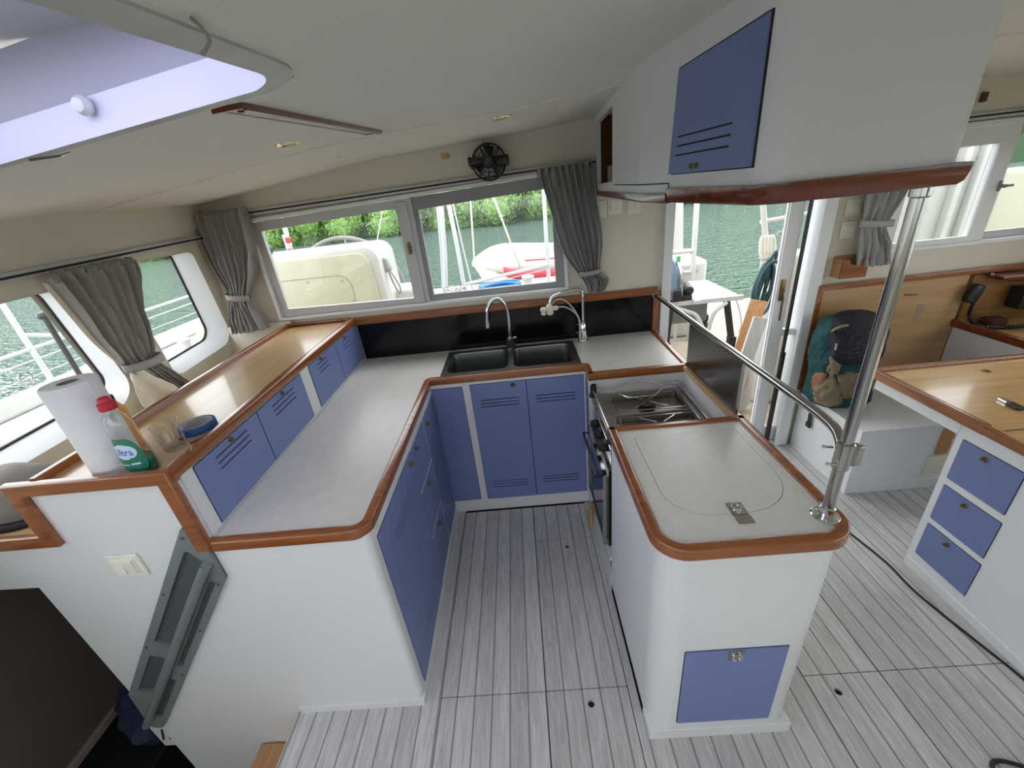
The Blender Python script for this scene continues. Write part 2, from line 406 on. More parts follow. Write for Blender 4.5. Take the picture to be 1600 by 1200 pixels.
fpanel(.90, 1.168, .897, 1.9); fpanel(1.168, 1.9, .897, 2.3); fpanel(.90, 1.168, 1.9, 2.3)
fpanel(.90, 1.168, -2.7, .897, (.988, .84)); fpanel(1.168, 3.1, -2.7, .897); fpanel(1.9, 3.1, .897, 2.3)

# ceiling with a hatch opening
HX0, HX1, HY0, HY1 = -1.03, -.25, -.13, .618
def hsl(x, y): return y + (.17 * min(.8, max(0, -.25 - x)) * math.exp(-((y - HY1) / .3) ** 2))
def ccoords(lo, hi, extra, step):
    v = set(extra); n = int((hi - lo) / step)
    for i in range(n + 1):
        q = lo + (hi - lo) * i / n
        if all(abs(q - e) > step * .3 for e in extra): v.add(q)
    return sorted(v)
xs = ccoords(-1.80, 3.15, [-1.6, HX0, HX1, -.65, .03, .386, 1.6], .15); ys = ccoords(-2.7, 2.36, [HY0, HY1, 1.57, -2.1, -.7], .2)
bm = bmesh.new(); V = {}
for top in (0, 1):
    for i, x in enumerate(xs):
        for j, y in enumerate(ys): V[top, i, j] = bm.verts.new((x, hsl(x, y), cz(x, hsl(x, y)) + .05 * top))
for i in range(len(xs) - 1):
    for j in range(len(ys) - 1):
        if HX0 - .001 <= xs[i] and xs[i + 1] <= HX1 + .001 and HY0 - .001 <= ys[j] and ys[j + 1] <= HY1 + .001: continue
        if HX0 - .001 <= xs[i] and xs[i + 1] <= .387 and -2.101 <= ys[j] and ys[j + 1] <= -.699: continue  # second opening behind the camera, added for more light from above
        for top in (0, 1): bm.faces.new([V[top, a, b] for a, b in ((i, j), (i + 1, j), (i + 1, j + 1), (i, j + 1))])
struct(obj('ceiling', bm, M['ceil'], None, True))
# seam batten where the aft ceiling strip begins
bm = bmesh.new(); pts = []
for k in range(40):
    x = -1.59 + k * (.40 + 1.59) / 39; y = 1.725 - (x + 1.6) / 2 * .16
    pts.append(Vector((x, y, cz(x, y) - .0005)))
sweep(bm, pts, rprof(-.012, .012, -.004, .002, .002, 1), (0, 0, 1)); struct(obj('trim_1', bm, M['ceil']))
bm = bmesh.new(); pts = []
for k in range(12):
    x = .9 + k * .2; pts.append(Vector((x, 1.57, cz(x, 1.57))))
sweep(bm, pts, rprof(-.014, .014, -.006, .002, .002, 1), (0, 0, 1)); struct(obj('trim_2', bm, M['ceil']))
# small screw caps in the ceiling strip
for x, y, wh in ((-.70, 1.95, 'farthest left on the aft ceiling strip'), (-.46, 1.80, 'on the ceiling strip beyond the red-framed lamp'), (.33, 1.62, 'on the ceiling strip beside the overhead cabinet')):
    bm = bmesh.new(); lathe(bm, [(.011, 0), (.009, -.004), (0, -.006)], (x, y, cz(x, y)), (0, 0, 1), 12)
    tag(obj('ceiling_screw_cap', bm, M['plastic'], None, True), 'small round cream screw cap ' + wh, 'screw cap', 'ceiling screw caps')

# aft wall around window 1, the door and window 2
bm = bmesh.new(); YO = 2.39
def wz(x): return 1.708 + (x + 1.385) * .039
for a, b in [((.262, -.2), (.815, 2.2)), ((1.66, -.2), (1.96, 2.2)), ((2.86, -.2), (3.15, 2.2)),
             ((-1.385, -.2), (.262, 1.178)), ((1.96, -.2), (2.86, 1.205)), ((1.96, 1.765), (2.86, 2.2)), ((.815, 1.93), (1.66, 2.2)), ((.815, -.2), (1.66, -.03))]:
    bx(bm, (a[0], YW, a[1]), (b[0], YO, b[1]))
prism(bm, [(-1.81, .94), (-1.385, .94), (-1.385, 2.2), (-1.62, 2.2)], 'y', YW, YO); bx(bm, (-1.81, YW, -.2), (-1.385, YO, .94))
prism(bm, [(-1.385, wz(-1.385)), (.262, wz(.262)), (.262, 2.2), (-1.385, 2.2)], 'y', YW, YO)
struct(obj('wall_aft', bm, M['cream']))

# window 1: sliding aluminium window over the sink
def frame_poly(bm, outer, inner, y0, y1): hole_plate(bm, outer, [inner], 'y', y0, y1)
w1 = thing('window_1', '', '', (-.56, YW, 1.178)); del w1['label']; del w1['category']; w1['kind'] = 'structure'
L1 = -1.392
bm = bmesh.new()
frame_poly(bm, [(L1, 1.170), (.27, 1.176), (.27, wz(.27) + .006), (L1, wz(L1) + .006)], [(-1.378, 1.184), (.255, 1.190), (.255, wz(.255) - .010), (-1.378, wz(-1.378) - .010)], 2.296, 2.36)
obj('window_frame', bm, M['whitep'], w1)
bm = bmesh.new()
frame_poly(bm, [(-1.378, 1.186), (-.515, 1.189), (-.515, wz(-.515) - .012), (-1.378, wz(-1.378) - .012)], [(-1.335, 1.228), (-.600, 1.216), (-.594, 1.686), (-1.335, 1.650)], 2.315, 2.34)
bx(bm, (-.600, 2.305, 1.19), (-.540, 2.34, 1.715), .003)
obj('left_sash', bm, M['alu'], w1)
bm = bmesh.new()
frame_poly(bm, [(-.535, 1.190), (.255, 1.192), (.255, wz(.255) - .012), (-.535, wz(-.535) - .012)], [(-.490, 1.222), (.205, 1.222), (.205, 1.700), (-.490, 1.668)], 2.330, 2.352)
obj('right_sash', bm, M['alud'], w1)
obj('window_pane', box((-1.336, 2.325, 1.215), (-.594, 2.329, 1.69)), M['glass'], w1)
obj('window_pane', box((-.492, 2.339, 1.222), (.207, 2.343, 1.70)), M['glass'], w1)
bm = bmesh.new(); bx(bm, (-.578, 2.298, 1.455), (-.558, 2.306, 1.515), .003); cyl(bm, (-.568, 2.286, 1.485), .011, .014, (0, 1, 0), 14, .003)
obj('window_latch', bm, M['brass'], w1, True)

# window 2 to the right of the door
w2 = thing('window_2', '', '', (2.4, YW, 1.2)); del w2['label']; del w2['category']; w2['kind'] = 'structure'
bm = bmesh.new(); frame_poly(bm, [(1.95, 1.195), (2.87, 1.195), (2.87, 1.775), (1.95, 1.775)], [(1.97, 1.212), (2.85, 1.212), (2.85, 1.752), (1.97, 1.752)], 2.296, 2.36); obj('window_frame', bm, M['whitep'], w2)
bm = bmesh.new(); frame_poly(bm, [(1.97, 1.213), (2.478, 1.213), (2.478, 1.751), (1.97, 1.751)], [(2.01, 1.240), (2.395, 1.240), (2.395, 1.672), (2.01, 1.672)], 2.305, 2.33)
bx(bm, (2.397, 2.300, 1.24), (2.404, 2.31, 1.672)); obj('left_sash', bm, M['whitep'], w2)
bm = bmesh.new(); frame_poly(bm, [(2.41, 1.213), (2.85, 1.213), (2.85, 1.751), (2.41, 1.751)], [(2.44, 1.250), (2.82, 1.250), (2.82, 1.700), (2.44, 1.700)], 2.333, 2.352); obj('right_sash', bm, M['alu'], w2)
obj('window_pane', box((2.008, 2.316, 1.238), (2.397, 2.32, 1.674)), M['glass'], w2)
obj('window_pane', box((2.438, 2.34, 1.248), (2.822, 2.344, 1.702)), M['glass'], w2)
bm = bmesh.new(); bx(bm, (2.462, 2.296, 1.450), (2.474, 2.306, 1.50), .003); cyl(bm, (2.468, 2.270, 1.475), .009, .03, (0, 1, 0), 12, .003); bx(bm, (2.466, 2.264, 1.470), (2.500, 2.276, 1.482), .003)
obj('window_latch', bm, M['alud'], w2, True)

# sliding door beside it, pushed open to the right
d1 = thing('door_1', '', '', (1.5, YW, 0)); del d1['label']; del d1['category']; d1['kind'] = 'structure'
bm = bmesh.new(); bx(bm, (.785, 2.285, .0), (.835, 2.40, 1.93), .004); bx(bm, (1.605, 2.285, .0), (1.664, 2.40, 1.93), .004); bx(bm, (.785, 2.285, 1.90), (1.664, 2.40, 1.95))
bx(bm, (.815, 2.30, -.012), (1.62, 2.42, .012)); bx(bm, (.835, 2.315, .012), (1.6, 2.322, .02)); bx(bm, (.835, 2.36, .012), (1.6, 2.367, .02))
bx(bm, (1.590, 2.275, .0), (1.606, 2.30, 1.9), .002)
obj('door_frame', bm, M['whitep'], d1)
bm = bmesh.new()
bx(bm, (1.452, 2.335, .02), (1.528, 2.368, 1.9), .004); bx(bm, (1.528, 2.335, .02), (1.60, 2.368, .12)); bx(bm, (1.446, 2.345, .02), (1.452, 2.360, 1.9)); bx(bm, (1.528, 2.335, .76), (1.60, 2.368, .80), .004)
obj('sliding_leaf', bm, M['whitep'], d1)
obj('door_pane', box((1.528, 2.348, .80), (1.60, 2.353, 1.9)), M['glass'], d1)
bm = bmesh.new(); bx(bm, (1.540, 2.310, .02), (1.562, 2.334, .66), .004); bx(bm, (1.54, 2.31, .66), (1.55, 2.33, 1.9))
obj('door_seal', bm, M['black'], d1)
bm = bmesh.new(); bx(bm, (1.470, 2.326, .98), (1.495, 2.336, 1.10), .002); cyl(bm, (1.482, 2.312, 1.04), .007, .02, (0, 1, 0)); bx(bm, (1.492, 2.326, .86), (1.500, 2.334, 1.0), .002)
obj('door_latch', bm, M['brass'], d1, True)

# left wall: slanted lining with two rounded windows
def lw(y, z, off=0):        # off > 0 is outboard
    n = Vector((1, 0, -.16)).normalized()
    return Vector((-1.6 - (1.82 - z) * .16, y, z)) - n * off
def wloop(pts, rad, n=8): return rpoly(pts, rad, n)
revA = wloop([(.72, 1.545), (1.474, 1.562), (1.625, 1.065), (.72, 1.045)], [.06, .05, .085, .06])
revB = wloop([(1.715, 1.598), (2.165, 1.600), (2.315, 1.085), (1.845, 1.055)], [.06, .05, .075, .06])
glA = wloop([(.76, 1.535), (1.492, 1.548), (1.615, 1.10), (.76, 1.065)], [.05, .045, .06, .05])
glB = wloop([(1.745, 1.588), (2.150, 1.592), (2.268, 1.112), (1.89, 1.090)], [.05, .045, .06, .05])
revC = wloop([(-2.2, 1.545), (.56, 1.545), (.60, 1.05), (-2.2, 1.05)], .06)
bm = bmesh.new()
outer = [(-2.7, .90), (2.33, .90), (2.33, 1.84), (-2.7, 1.80)]
loops = [outer, revA[::-1], revB[::-1], revC[::-1]]
tri = geometry.tessellate_polygon([[Vector((q[0], q[1], 0)) for q in l] for l in loops]); flat = [q for l in loops for q in l]
vs = [bm.verts.new(lw(*q)) for q in flat]
for t in tri: bm.faces.new([vs[i] for i in t])
vs2 = [bm.verts.new(lw(q[0], q[1], .12)) for q in flat]
for t in tri: bm.faces.new([vs2[i] for i in t[::-1]])
n = len(outer)
for i in range(n): bm.faces.new((vs[i], vs[(i + 1) % n], vs2[(i + 1) % n], vs2[i]))
struct(obj('wall_left', bm, M['cream']))
for nm, rv, gl in (('window_3', revA, glA), ('window_4', revB, glB)):
    wv = thing(nm, '', '', lw(rv[0][0], 1.05)); del wv['label']; del wv['category']; wv['kind'] = 'structure'
    bm = bmesh.new(); rows = []
    for f in (0, .12, 1):
        rows.append([lw(a[0] * (1 - f) + b[0] * f, a[1] * (1 - f) + b[1] * f, -.004 + .104 * (f if f > .12 else f * .6)) for a, b in zip(rv, gl)])
    for r_ in rows: r_.append(r_[0])
    loftgrid(bm, rows); bmesh.ops.remove_doubles(bm, verts=bm.verts, dist=1e-5); obj('window_reveal', bm, M['whitep'], wv, True)
    bm = bmesh.new(); tube(bm, [lw(q[0], q[1], .100) for q in gl], .006, 8, closed=True); obj('window_gasket', bm, M['rubber'], wv, True)
    bm = bmesh.new(); a_ = [bm.verts.new(lw(q[0], q[1], .102)) for q in gl]; b_ = [bm.verts.new(lw(q[0], q[1], .108)) for q in gl]
    bm.faces.new(a_); bm.faces.new(b_[::-1]); obj('window_pane', bm, M['glass'], wv)

# unseen walls behind and beside the camera, openings sized for interior light; hull sides below
bm = bmesh.new()
hole_plate(bm, [(-1.9, -.9), (3.1, -.9), (3.1, 2.1), (-1.9, 2.1)], [[(-1.65, 1.20), (1.6, 1.20), (1.6, 1.60), (-1.65, 1.60)][::-1]], 'y', -2.78, -2.7)
struct(obj('wall_forward', bm, M['cream']))
bm = bmesh.new()
hole_plate(bm, [(-2.7, -.1), (2.4, -.1), (2.4, 2.1), (-2.7, 2.1)], [[(-2.4, 1.02), (1.8, 1.02), (1.8, 1.66), (-2.4, 1.66)][::-1]], 'x', 3.08, 3.14)
struct(obj('wall_right', bm, M['cream']))
bm = bmesh.new()
bx(bm, (-2.42, -2.7, -.8), (-2.36, 2.4, .93)); bx(bm, (-2.42, -2.7, .90), (-1.72, .885, .935)); bx(bm, (-2.4, 2.32, -.8), (-1.0, 2.38, .94))
struct(obj('wall_hull', bm, M['white']))
struct(obj('floor_lower', box((-2.4, -2.7, -.80), (-.95, 2.35, -.75)), M['brown']))
struct(obj('wall_floor_edge', box((-.997, -2.7, -.75), (-.96, 2.3, -.05)), M['white']))
struct(obj('wall_stairwell', box((-2.36, .885, .760), (-1.721, .905, .935)), M['white']))
def plain_window(nm, loops_outer, loops_inner, axis, p0, p1):
    e = bpy.data.objects.new(nm, None); COL.objects.link(e); e['kind'] = 'structure'
    bm = bmesh.new(); hole_plate(bm, loops_outer, [loops_inner[::-1]], axis, p0, p1); obj('window_frame', bm, M['whitep'], e)
    bm = bmesh.new(); mid_ = (p0 + p1) / 2; prism(bm, loops_inner, axis, mid_ - .003, mid_ + .003); obj('window_pane', bm, M['glass'], e)
def rc(a, b, c, d): return [(a, b), (c, b), (c, d), (a, d)]
plain_window('fill_window_6', rc(-1.69, 1.16, 1.64, 1.64), rc(-1.64, 1.21, 1.59, 1.59), 'y', -2.715, -2.690)  # unseen forward window, put in and sized for fill light from behind
plain_window('fill_window_7', rc(-2.44, .98, 1.84, 1.70), rc(-2.39, 1.03, 1.79, 1.65), 'x', 3.065, 3.09)  # unseen right-hand window, sized to balance the interior light
plain_window('added_hatch_8', rc(-1.06, -2.13, .42, -.67), rc(-1.00, -2.07, .36, -.73), 'z', 1.99, 2.02)  # unseen roof hatch added behind the camera to brighten the cabin
bm = bmesh.new(); prism(bm, rpoly([(-2.2, 1.05), (.60, 1.05), (.56, 1.545), (-2.2, 1.545)], .05), 'x', 0, .006)
for v in bm.verts: v.co = lw(v.co.y, v.co.z, .10 + v.co.x)
struct(obj('window_9', bm, M['glass']))
# roof hatch
h = thing('window_5', '', '', (-.6, .3, 1.85)); del h['label']; del h['category']; h['kind'] = 'structure'
orr = rpoly([(-1.06, -.16), (-.236, -.16), (-.231, .630), (-1.06, .768)], .095, 10); irr = rpoly([(-1.02, -.12), (-.264, -.12), (-.260, .606), (-1.02, .735)], .07, 10)
bm = bmesh.new()
rows = []
for l, dz in ((orr, .004), (orr, -.003), (irr, -.0035)): 
    row = [Vector((q[0], q[1], cz(*q) + dz)) for q in l]; row.append(row[0]); rows.append(row)
loftgrid(bm, rows); bmesh.ops.remove_doubles(bm, verts=bm.verts, dist=1e-6); obj('hatch_flange', bm, mat('pale_hatch_flange', (.50, .51, .48), .45, var=.25, vscale=14), h)
bm = bmesh.new(); rows = []
for dz in (-.0035, .040):
    row = [Vector((q[0], q[1], cz(*q) + dz)) for q in irr]; row.append(row[0]); rows.append(row)
loftgrid(bm, rows); bmesh.ops.remove_doubles(bm, verts=bm.verts, dist=1e-6); obj('hatch_coaming', bm, mat('white_liner_lilac_light', (.78, .77, .90), .4), h)  # white liner with the lilac cast of the hatch light in its colour
mid = rpoly([(-1.03, -.13), (-.254, -.13), (-.250, .614), (-1.03, .745)], .075, 10)
bm = bmesh.new(); rows = []
for l, z in ((irr, .040), (mid, .041), (mid, .115)):
    row = [Vector((q[0], q[1], cz(*q) + z)) for q in l]; row.append(row[0]); rows.append(row)
loftgrid(bm, rows); bmesh.ops.remove_doubles(bm, verts=bm.verts, dist=1e-6); obj('hatch_liner', bm, mat('grey_liner_lilac_light', (.42, .42, .50), .4), h)  # lilac light cast put into the colour; upper band set darker
bm = bmesh.new()
outer_ = rpoly([(-1.10, -.20), (-.20, -.20), (-.20, .80), (-1.10, .80)], .1, 8); inner_ = rpoly([(-.99, -.09), (-.30, -.09), (-.30, .56), (-.99, .56)], .05, 8)
hole_plate(bm, outer_, [inner_[::-1]], 'z', 1.958, 1.985); obj('hatch_frame', bm, M['alu'], h)
bm = bmesh.new(); bx(bm, (-1.0, .26, 1.955), (-.29, .29, 1.97)); obj('hatch_bar', bm, M['alu'], h)
obj('hatch_pane', box((-1.05, -.15, 1.976), (-.24, .75, 1.983)), M['hatchgl'], h)
bm = bmesh.new(); lathe(bm, [(.011, 0), (.012, .006), (.008, .012), (0, .014)], (-.548, .650, 1.875), (0, -1, 0), 14); obj('hatch_button', bm, M['whitep'], h, True)
bm = bmesh.new(); tube(bm, [(-.70, .69, 1.83), (-.66, .70, 1.832), (-.655, .712, 1.836)], .002, 6); obj('hatch_hook', bm, M['steel'], h, True)
tag(obj('cord_stub', tube(bmesh.new(), [(-.219, .385, cz(-.219, .385) - .004), (-.222, .40, cz(-.222, .4) - .006), (-.228, .415, cz(-.228, .415) - .009), (-.243, .425, cz(-.243, .425) - .012)], .0016, 6, 4), M['fabd'], None, True), 'short grey cord end tied at the edge of the roof hatch', 'cord')

# skirting on the aft edge below the window: teak rail
bm = bmesh.new(); sweep(bm, [(-1.335, 2.30, 1.121), (.762, 2.30, 1.121)], rprof(-.014, .018, -.020, .022, .006), (0, 0, 1)); struct(obj('trim_3', bm, M['trim']))
bm = bmesh.new(); bx(bm, (-1.9, 2.290, .95), (-1.335, 2.32, 1.165), .003); struct(obj('trim_4', bm, M['cream']))

# ================================================================== FURNITURE
def panel(name, parent, axis, pl, sgn, a0, a1, b0, b1, slots=(), m=None, rad=.004, out=.004, gap=.0022):
    """door or drawer front: a slab with slots cut through, on a dark reveal. (a,b) = (x,z) or (y,z)"""
    bm = bmesh.new()
    face = rpoly([(a0, b0), (a1, b0), (a1, b1), (a0, b1)], rad, 3)
    hl = [rpoly([(s[0], s[2] - s[3] / 2), (s[1], s[2] - s[3] / 2), (s[1], s[2] + s[3] / 2), (s[0], s[2] + s[3] / 2)], s[3] * .48, 3)[::-1] for s in slots]
    hole_plate(bm, face, hl, axis, pl - sgn * .006, pl + sgn * out)
    o = obj(name, bm, m or M['blue'], parent)
    bm = bmesh.new()
    prism(bm, rpoly([(a0 - gap, b0 - gap), (a1 + gap, b0 - gap), (a1 + gap, b1 + gap), (a0 - gap, b1 + gap)], rad, 3), axis, pl - sgn * .012, pl + sgn * .0008)
    obj('reveal', bm, M['seam'], o)
    return o
def slots3(a0, a1, top, dz=.019, t=.0055): return [(a0, a1, top - i * dz, t) for i in range(3)]

# ---- L-shaped galley base, left run
c = thing('galley_cabinet', 'white galley base cabinet with tall blue doors and a stack of small blue drawers', 'cabinet', (-.75, 1.4, 0))
bm = bmesh.new()
prism(bm, rpoly([(-.998, .905), (-.552, .905), (-.552, .885), (-.506, .885), (-.506, 1.905), (-.998, 1.905)], [0, 0, 0, .046, 0, 0], 8), 'z', 0, .856)
obj('carcass', bm, M['white'], c, True)
bm = bmesh.new(); prism(bm, [(-1.575, -.75), (-1.0, -.75), (-1.0, 0), (-.552, 0), (-.552, .856), (-.972, .856), (-.972, 1.10), (-1.385, 1.10), (-1.385, .935), (-1.72, .935), (-1.72, .760), (-1.575, .756)], 'y', .885, .905); obj('front_panel', bm, M['white'], c)
bm = bmesh.new(); prism(bm, rpoly([(-.985, .879), (-.502, .879), (-.502, 1.89), (-.985, 1.89)], [0, .004, 0, 0], 3), 'z', 0, .032); bx(bm, (-.94, .876, .030), (-.60, .886, .036), .002); obj('plinth_strip', bm, M['white'], c)
t = panel('door', c, 'x', -.506, 1, .934, 1.381, .055, .806, [(1.045, 1.262, .706, .004), (1.047, 1.264, .687, .004), (1.05, 1.266, .668, .004), (1.06, 1.27, .170, .004), (1.06, 1.27, .152, .004), (1.06, 1.27, .134, .004)])
knob(t, (-.502, 1.345, .772), (1, 0, 0))
for z0, z1, kz in ((.585, .806, .772), (.327, .573, .535), (.055, .315, .285)):
    t = panel('drawer', c, 'x', -.506, 1, 1.393, 1.637, z0, z1, gap=-.002, out=.002); knob(t, (-.502, 1.46 + (.06 if z1 < .8 else 0), kz), (1, 0, 0))
t = panel('door', c, 'x', -.506, 1, 1.649, 1.900, .055, .806, gap=-.002, out=.002); knob(t, (-.502, 1.69, .755), (1, 0, 0))

# ---- sink cabinet
c = thing('sink_cabinet', 'white sink base with two grooved blue doors below the stainless sink', 'cabinet', (-.1, 2.1, 0))
bm = bmesh.new(); bx(bm, (-.506, 1.905, 0), (.288, 2.318, .69)); bx(bm, (-.506, 1.905, .69), (.288, 1.925, .856)); bx(bm, (-.505, 1.925, .69), (-.47, 2.31, .84)); bx(bm, (-.998, 1.905, 0), (-.506, 2.318, .84)); obj('carcass', bm, M['white'], c)
panel('filler_panel', c, 'y', 1.905, -1, -.502, -.346, .085, .826)
t = panel('door', c, 'y', 1.905, -1, -.304, -.0165, .082, .832, slots3(-.262, -.058, .738) + slots3(-.262, -.058, .206)); knob(t, (-.083, 1.901, .812), (0, -1, 0))
panel('door', c, 'y', 1.905, -1, -.0125, .279, .082, .832, slots3(.030, .236, .738) + slots3(.030, .236, .214))

# ---- right-hand corner cabinet (under the counter, beside the door)
c = thing('corner_cabinet', 'white corner cabinet right of the sink, between sink base and open doorway', 'cabinet', (.52, 2.05, 0))
obj('carcass', box((.288, 1.795, 0), (.752, 2.318, .856)), M['white'], c)
panel('side_panel', c, 'x', .288, -1, 1.815, 1.890, .50, .826, out=.002)
bm = bmesh.new(); bx(bm, (.735, 1.292, 0), (.754, 1.797, .862)); bx(bm, (.286, 1.300, .0), (.300, 1.795, .105)); bx(bm, (.300, 1.300, .0), (.735, 1.795, .02)); bx(bm, (.282, 1.305, .19), (.300, 1.79, .215))
for y in (1.74, 1.36): cyl(bm, (.734, y, .80), .006, .003, (-1, 0, 0), 10)
obj('stove_bay', bm, M['white'], c)
obj('bay_ledge', box((.730, 1.30, .862), (.768, 1.80, .884), .003), M['ply'], c)
bm = bmesh.new(); tube(bm, [(.275, 1.70, .17), (.27, 1.70, .10), (.268, 1.69, .04)], .012, 10, 4); obj('gas_hose', bm, M['orwood'], c, True)

# ---- worktop with teak edge
wt = thing('worktop', 'speckled off-white L-shaped worktop with teak edge running round the galley', 'worktop', (-.3, 1.7, .86))
bm = bmesh.new(); zt = .883
prism(bm, rpoly([(-1.0, .893), (-.515, .893), (-.515, 1.905), (-1.0, 1.905)], [0, .045, 0, 0], 8), 'z', .8565, zt)
for a, b in [((-.53, 1.8), (-.510, 1.905)), ((-1.0, 1.905), (-.447, 2.318)), ((-.447, 1.900), (.272, 1.936)), ((-.447, 2.268), (.272, 2.318)), ((.272, 1.90), (.30, 2.318)), ((.30, 1.79), (.750, 2.318))]:
    bx(bm, (*a, .8565), (*b, zt))
bx(bm, (-.012 - .09, 1.936, .86), (-.012 - .06, 2.268, zt - .004))
obj('countertop', bm, M['counter'], wt)
path = rpoly([(-1.0, .875), (-.497, .875), (-.497, 1.893), (.282, 1.893), (.282, 1.778), (.765, 1.778), (.765, 2.318)], [0, .058, .003, .003, .003, .003, 0], 8)
bm = bmesh.new(); sweep(bm, [(p[0], p[1], .872) for p in path], rprof(-.030, 0, -.021, .018, .007)); obj('edge_trim', bm, M['trim'], wt, True)
bm = bmesh.new(); bx(bm, (-.975, .90, .882), (-.962, 2.31, .892), .003); obj('joint_strip', bm, M['alu'], wt)
obj('wall_edge_trim', box((.742, 2.285, .89), (.775, 2.325, 1.12), .004), M['trim'], wt)

# ---- splashback
tag(obj('splashback', box((-.962, 2.306, .884), (.742, 2.320, 1.101), .001), M['blackgl']), 'glossy black splashback behind the sink below the window', 'splashback')

# ---- sink
s = thing('sink', 'double-bowl stainless sink set into the worktop under the window', 'sink', (-.087, 2.1, .885))
bm = bmesh.new()
bl = rpoly([(-.425, 1.955), (-.100, 1.955), (-.100, 2.235), (-.425, 2.235)], .045, 6); br = rpoly([(-.070, 1.955), (.252, 1.955), (.252, 2.235), (-.070, 2.235)], .045, 6)
hole_plate(bm, rpoly([(-.452, 1.930), (.276, 1.930), (.276, 2.272), (-.452, 2.272)], .006, 3), [bl[::-1], br[::-1]], 'z', .8835, .8865); obj('rim', bm, M['sinks'], s)
for lp, cxx in ((bl, -.2625), (br, .091)):
    bm = bmesh.new(); rows = []; cc = Vector((cxx, 2.095))
    for f, z in ((1.0, .886), (.985, .878), (.96, .76), (.90, .735), (.45, .728), (.12, .724), (.11, .718)):
        row = [(cc.x + (q[0] - cc.x) * f, cc.y + (q[1] - cc.y) * f, z) for q in lp]; row.append(row[0]); rows.append(row)
    V_ = loftgrid(bm, rows); bm.faces.new([v for v in V_[-1][:-1]]); bmesh.ops.remove_doubles(bm, verts=bm.verts, dist=1e-6); b_ = obj('bowl', bm, M['sinks'], s, True)
    bm = bmesh.new(); lathe(bm, [(.045, .730), (.04, .733), (.03, .729), (.0, .727)], (cxx, 2.095, 0), (0, 0, 1), 20); obj('drain', bm, M['steel'], b_, True)

# ---- swan-neck tap at the sink
f = thing('swan_neck_tap', 'tall chrome swan-neck tap curving over the left sink bowl', 'tap', (-.083, 2.26, .886))
bm = bmesh.new(); cyl(bm, (-.083, 2.255, .886), .026, .012, n=20, bev=.003); cyl(bm, (-.083, 2.255, .896), .019, .055, n=20, bev=.004); obj('tap_body', bm, M['chrome'], f, True)
bm = bmesh.new(); tube(bm, [(-.083, 2.255, .94), (-.079, 2.255, 1.05), (-.085, 2.25, 1.12), (-.105, 2.242, 1.165), (-.135, 2.235, 1.182), (-.168, 2.228, 1.168), (-.190, 2.222, 1.13), (-.199, 2.22, 1.08), (-.200, 2.219, 1.045)], .0095, 12, 6); obj('spout', bm, M['chrome'], f, True)
bm = bmesh.new(); cyl(bm, (-.2, 2.219, 1.028), .012, .03, n=16, bev=.002); obj('aerator', bm, M['chrome'], f, True)
bm = bmesh.new(); cyl(bm, (-.083, 2.240, .918), .024, .022, (0, -1, 0), 18, .005)
for k in range(6):
    a = k * math.pi / 3; cyl(bm, (-.083 + .021 * math.cos(a), 2.236, .918 + .021 * math.sin(a)), .006, .016, (0, -1, 0), 8)
obj('tap_knob', bm, M['black'], f, True)
bm = bmesh.new(); cyl(bm, (-.066, 2.255, .945), .008, .021, (1, 0, 0), 12, .002); obj('valve', bm, M['chrome'], f, True)

# ---- second tap with water-filter diverter
f = thing('filter_tap', 'angular chrome tap with white filter diverter and two thin hoses, right of the sink', 'tap', (.336, 2.25, .884))
bm = bmesh.new(); cyl(bm, (.336, 2.25, .884), .030, .008, n=22, bev=.002); lathe(bm, [(.023, 0), (.024, .01), (.019, .09), (.015, .10), (0, .10)], (.336, 2.25, .890), n=20); obj('tap_body', bm, M['chrome'], f, True)
bm = bmesh.new(); tube(bm, [(.337, 2.25, .98), (.339, 2.25, 1.08), (.339, 2.25, 1.155), (.330, 2.25, 1.178), (.300, 2.248, 1.186), (.24, 2.243, 1.178), (.185, 2.236, 1.165), (.163, 2.232, 1.150), (.156, 2.23, 1.125)], .0085, 12, 6); obj('spout', bm, M['chrome'], f, True)
bm = bmesh.new(); cyl(bm, (.153, 2.23, 1.065), .020, .055, n=18, bev=.006); cyl(bm, (.152, 2.23, 1.105), .014, .02, n=14, bev=.002); cyl(bm, (.173, 2.23, 1.098), .013, .028, (1, 0, .1), 14, .005); cyl(bm, (.133, 2.225, 1.098), .014, .032, (-1, -.3, .1), 14, .006); cyl(bm, (.120, 2.22, 1.085), .013, .018, (-.4, -.3, -1), 12, .004); obj('diverter', bm, M['plastic'], f, True)
bm = bmesh.new(); tube(bm, [(.168, 2.23, 1.125), (.20, 2.235, 1.145), (.245, 2.24, 1.13), (.29, 2.24, 1.075), (.318, 2.24, 1.01), (.322, 2.236, .95), (.325, 2.235, .89)], .0042, 8, 6); obj('hose', bm, M['outw'], f, True)
bm = bmesh.new(); tube(bm, [(.19, 2.23, 1.10), (.23, 2.235, 1.10), (.275, 2.238, 1.075), (.31, 2.238, 1.03), (.316, 2.232, .96), (.313, 2.232, .93), (.317, 2.232, .89)], .0042, 8, 6); obj('hose', bm, M['outw'], f, True)
for z in (.955, 1.0):
    bm = bmesh.new(); tube(bm, [(.318, 2.226, z), (.345, 2.232, z + .006), (.352, 2.25, z + .004), (.336, 2.268, z), (.316, 2.25, z), (.318, 2.226, z), (.29, 2.21, z - .004)], .0022, 6, 3); obj('cable_tie', bm, M['steel'], f, True)

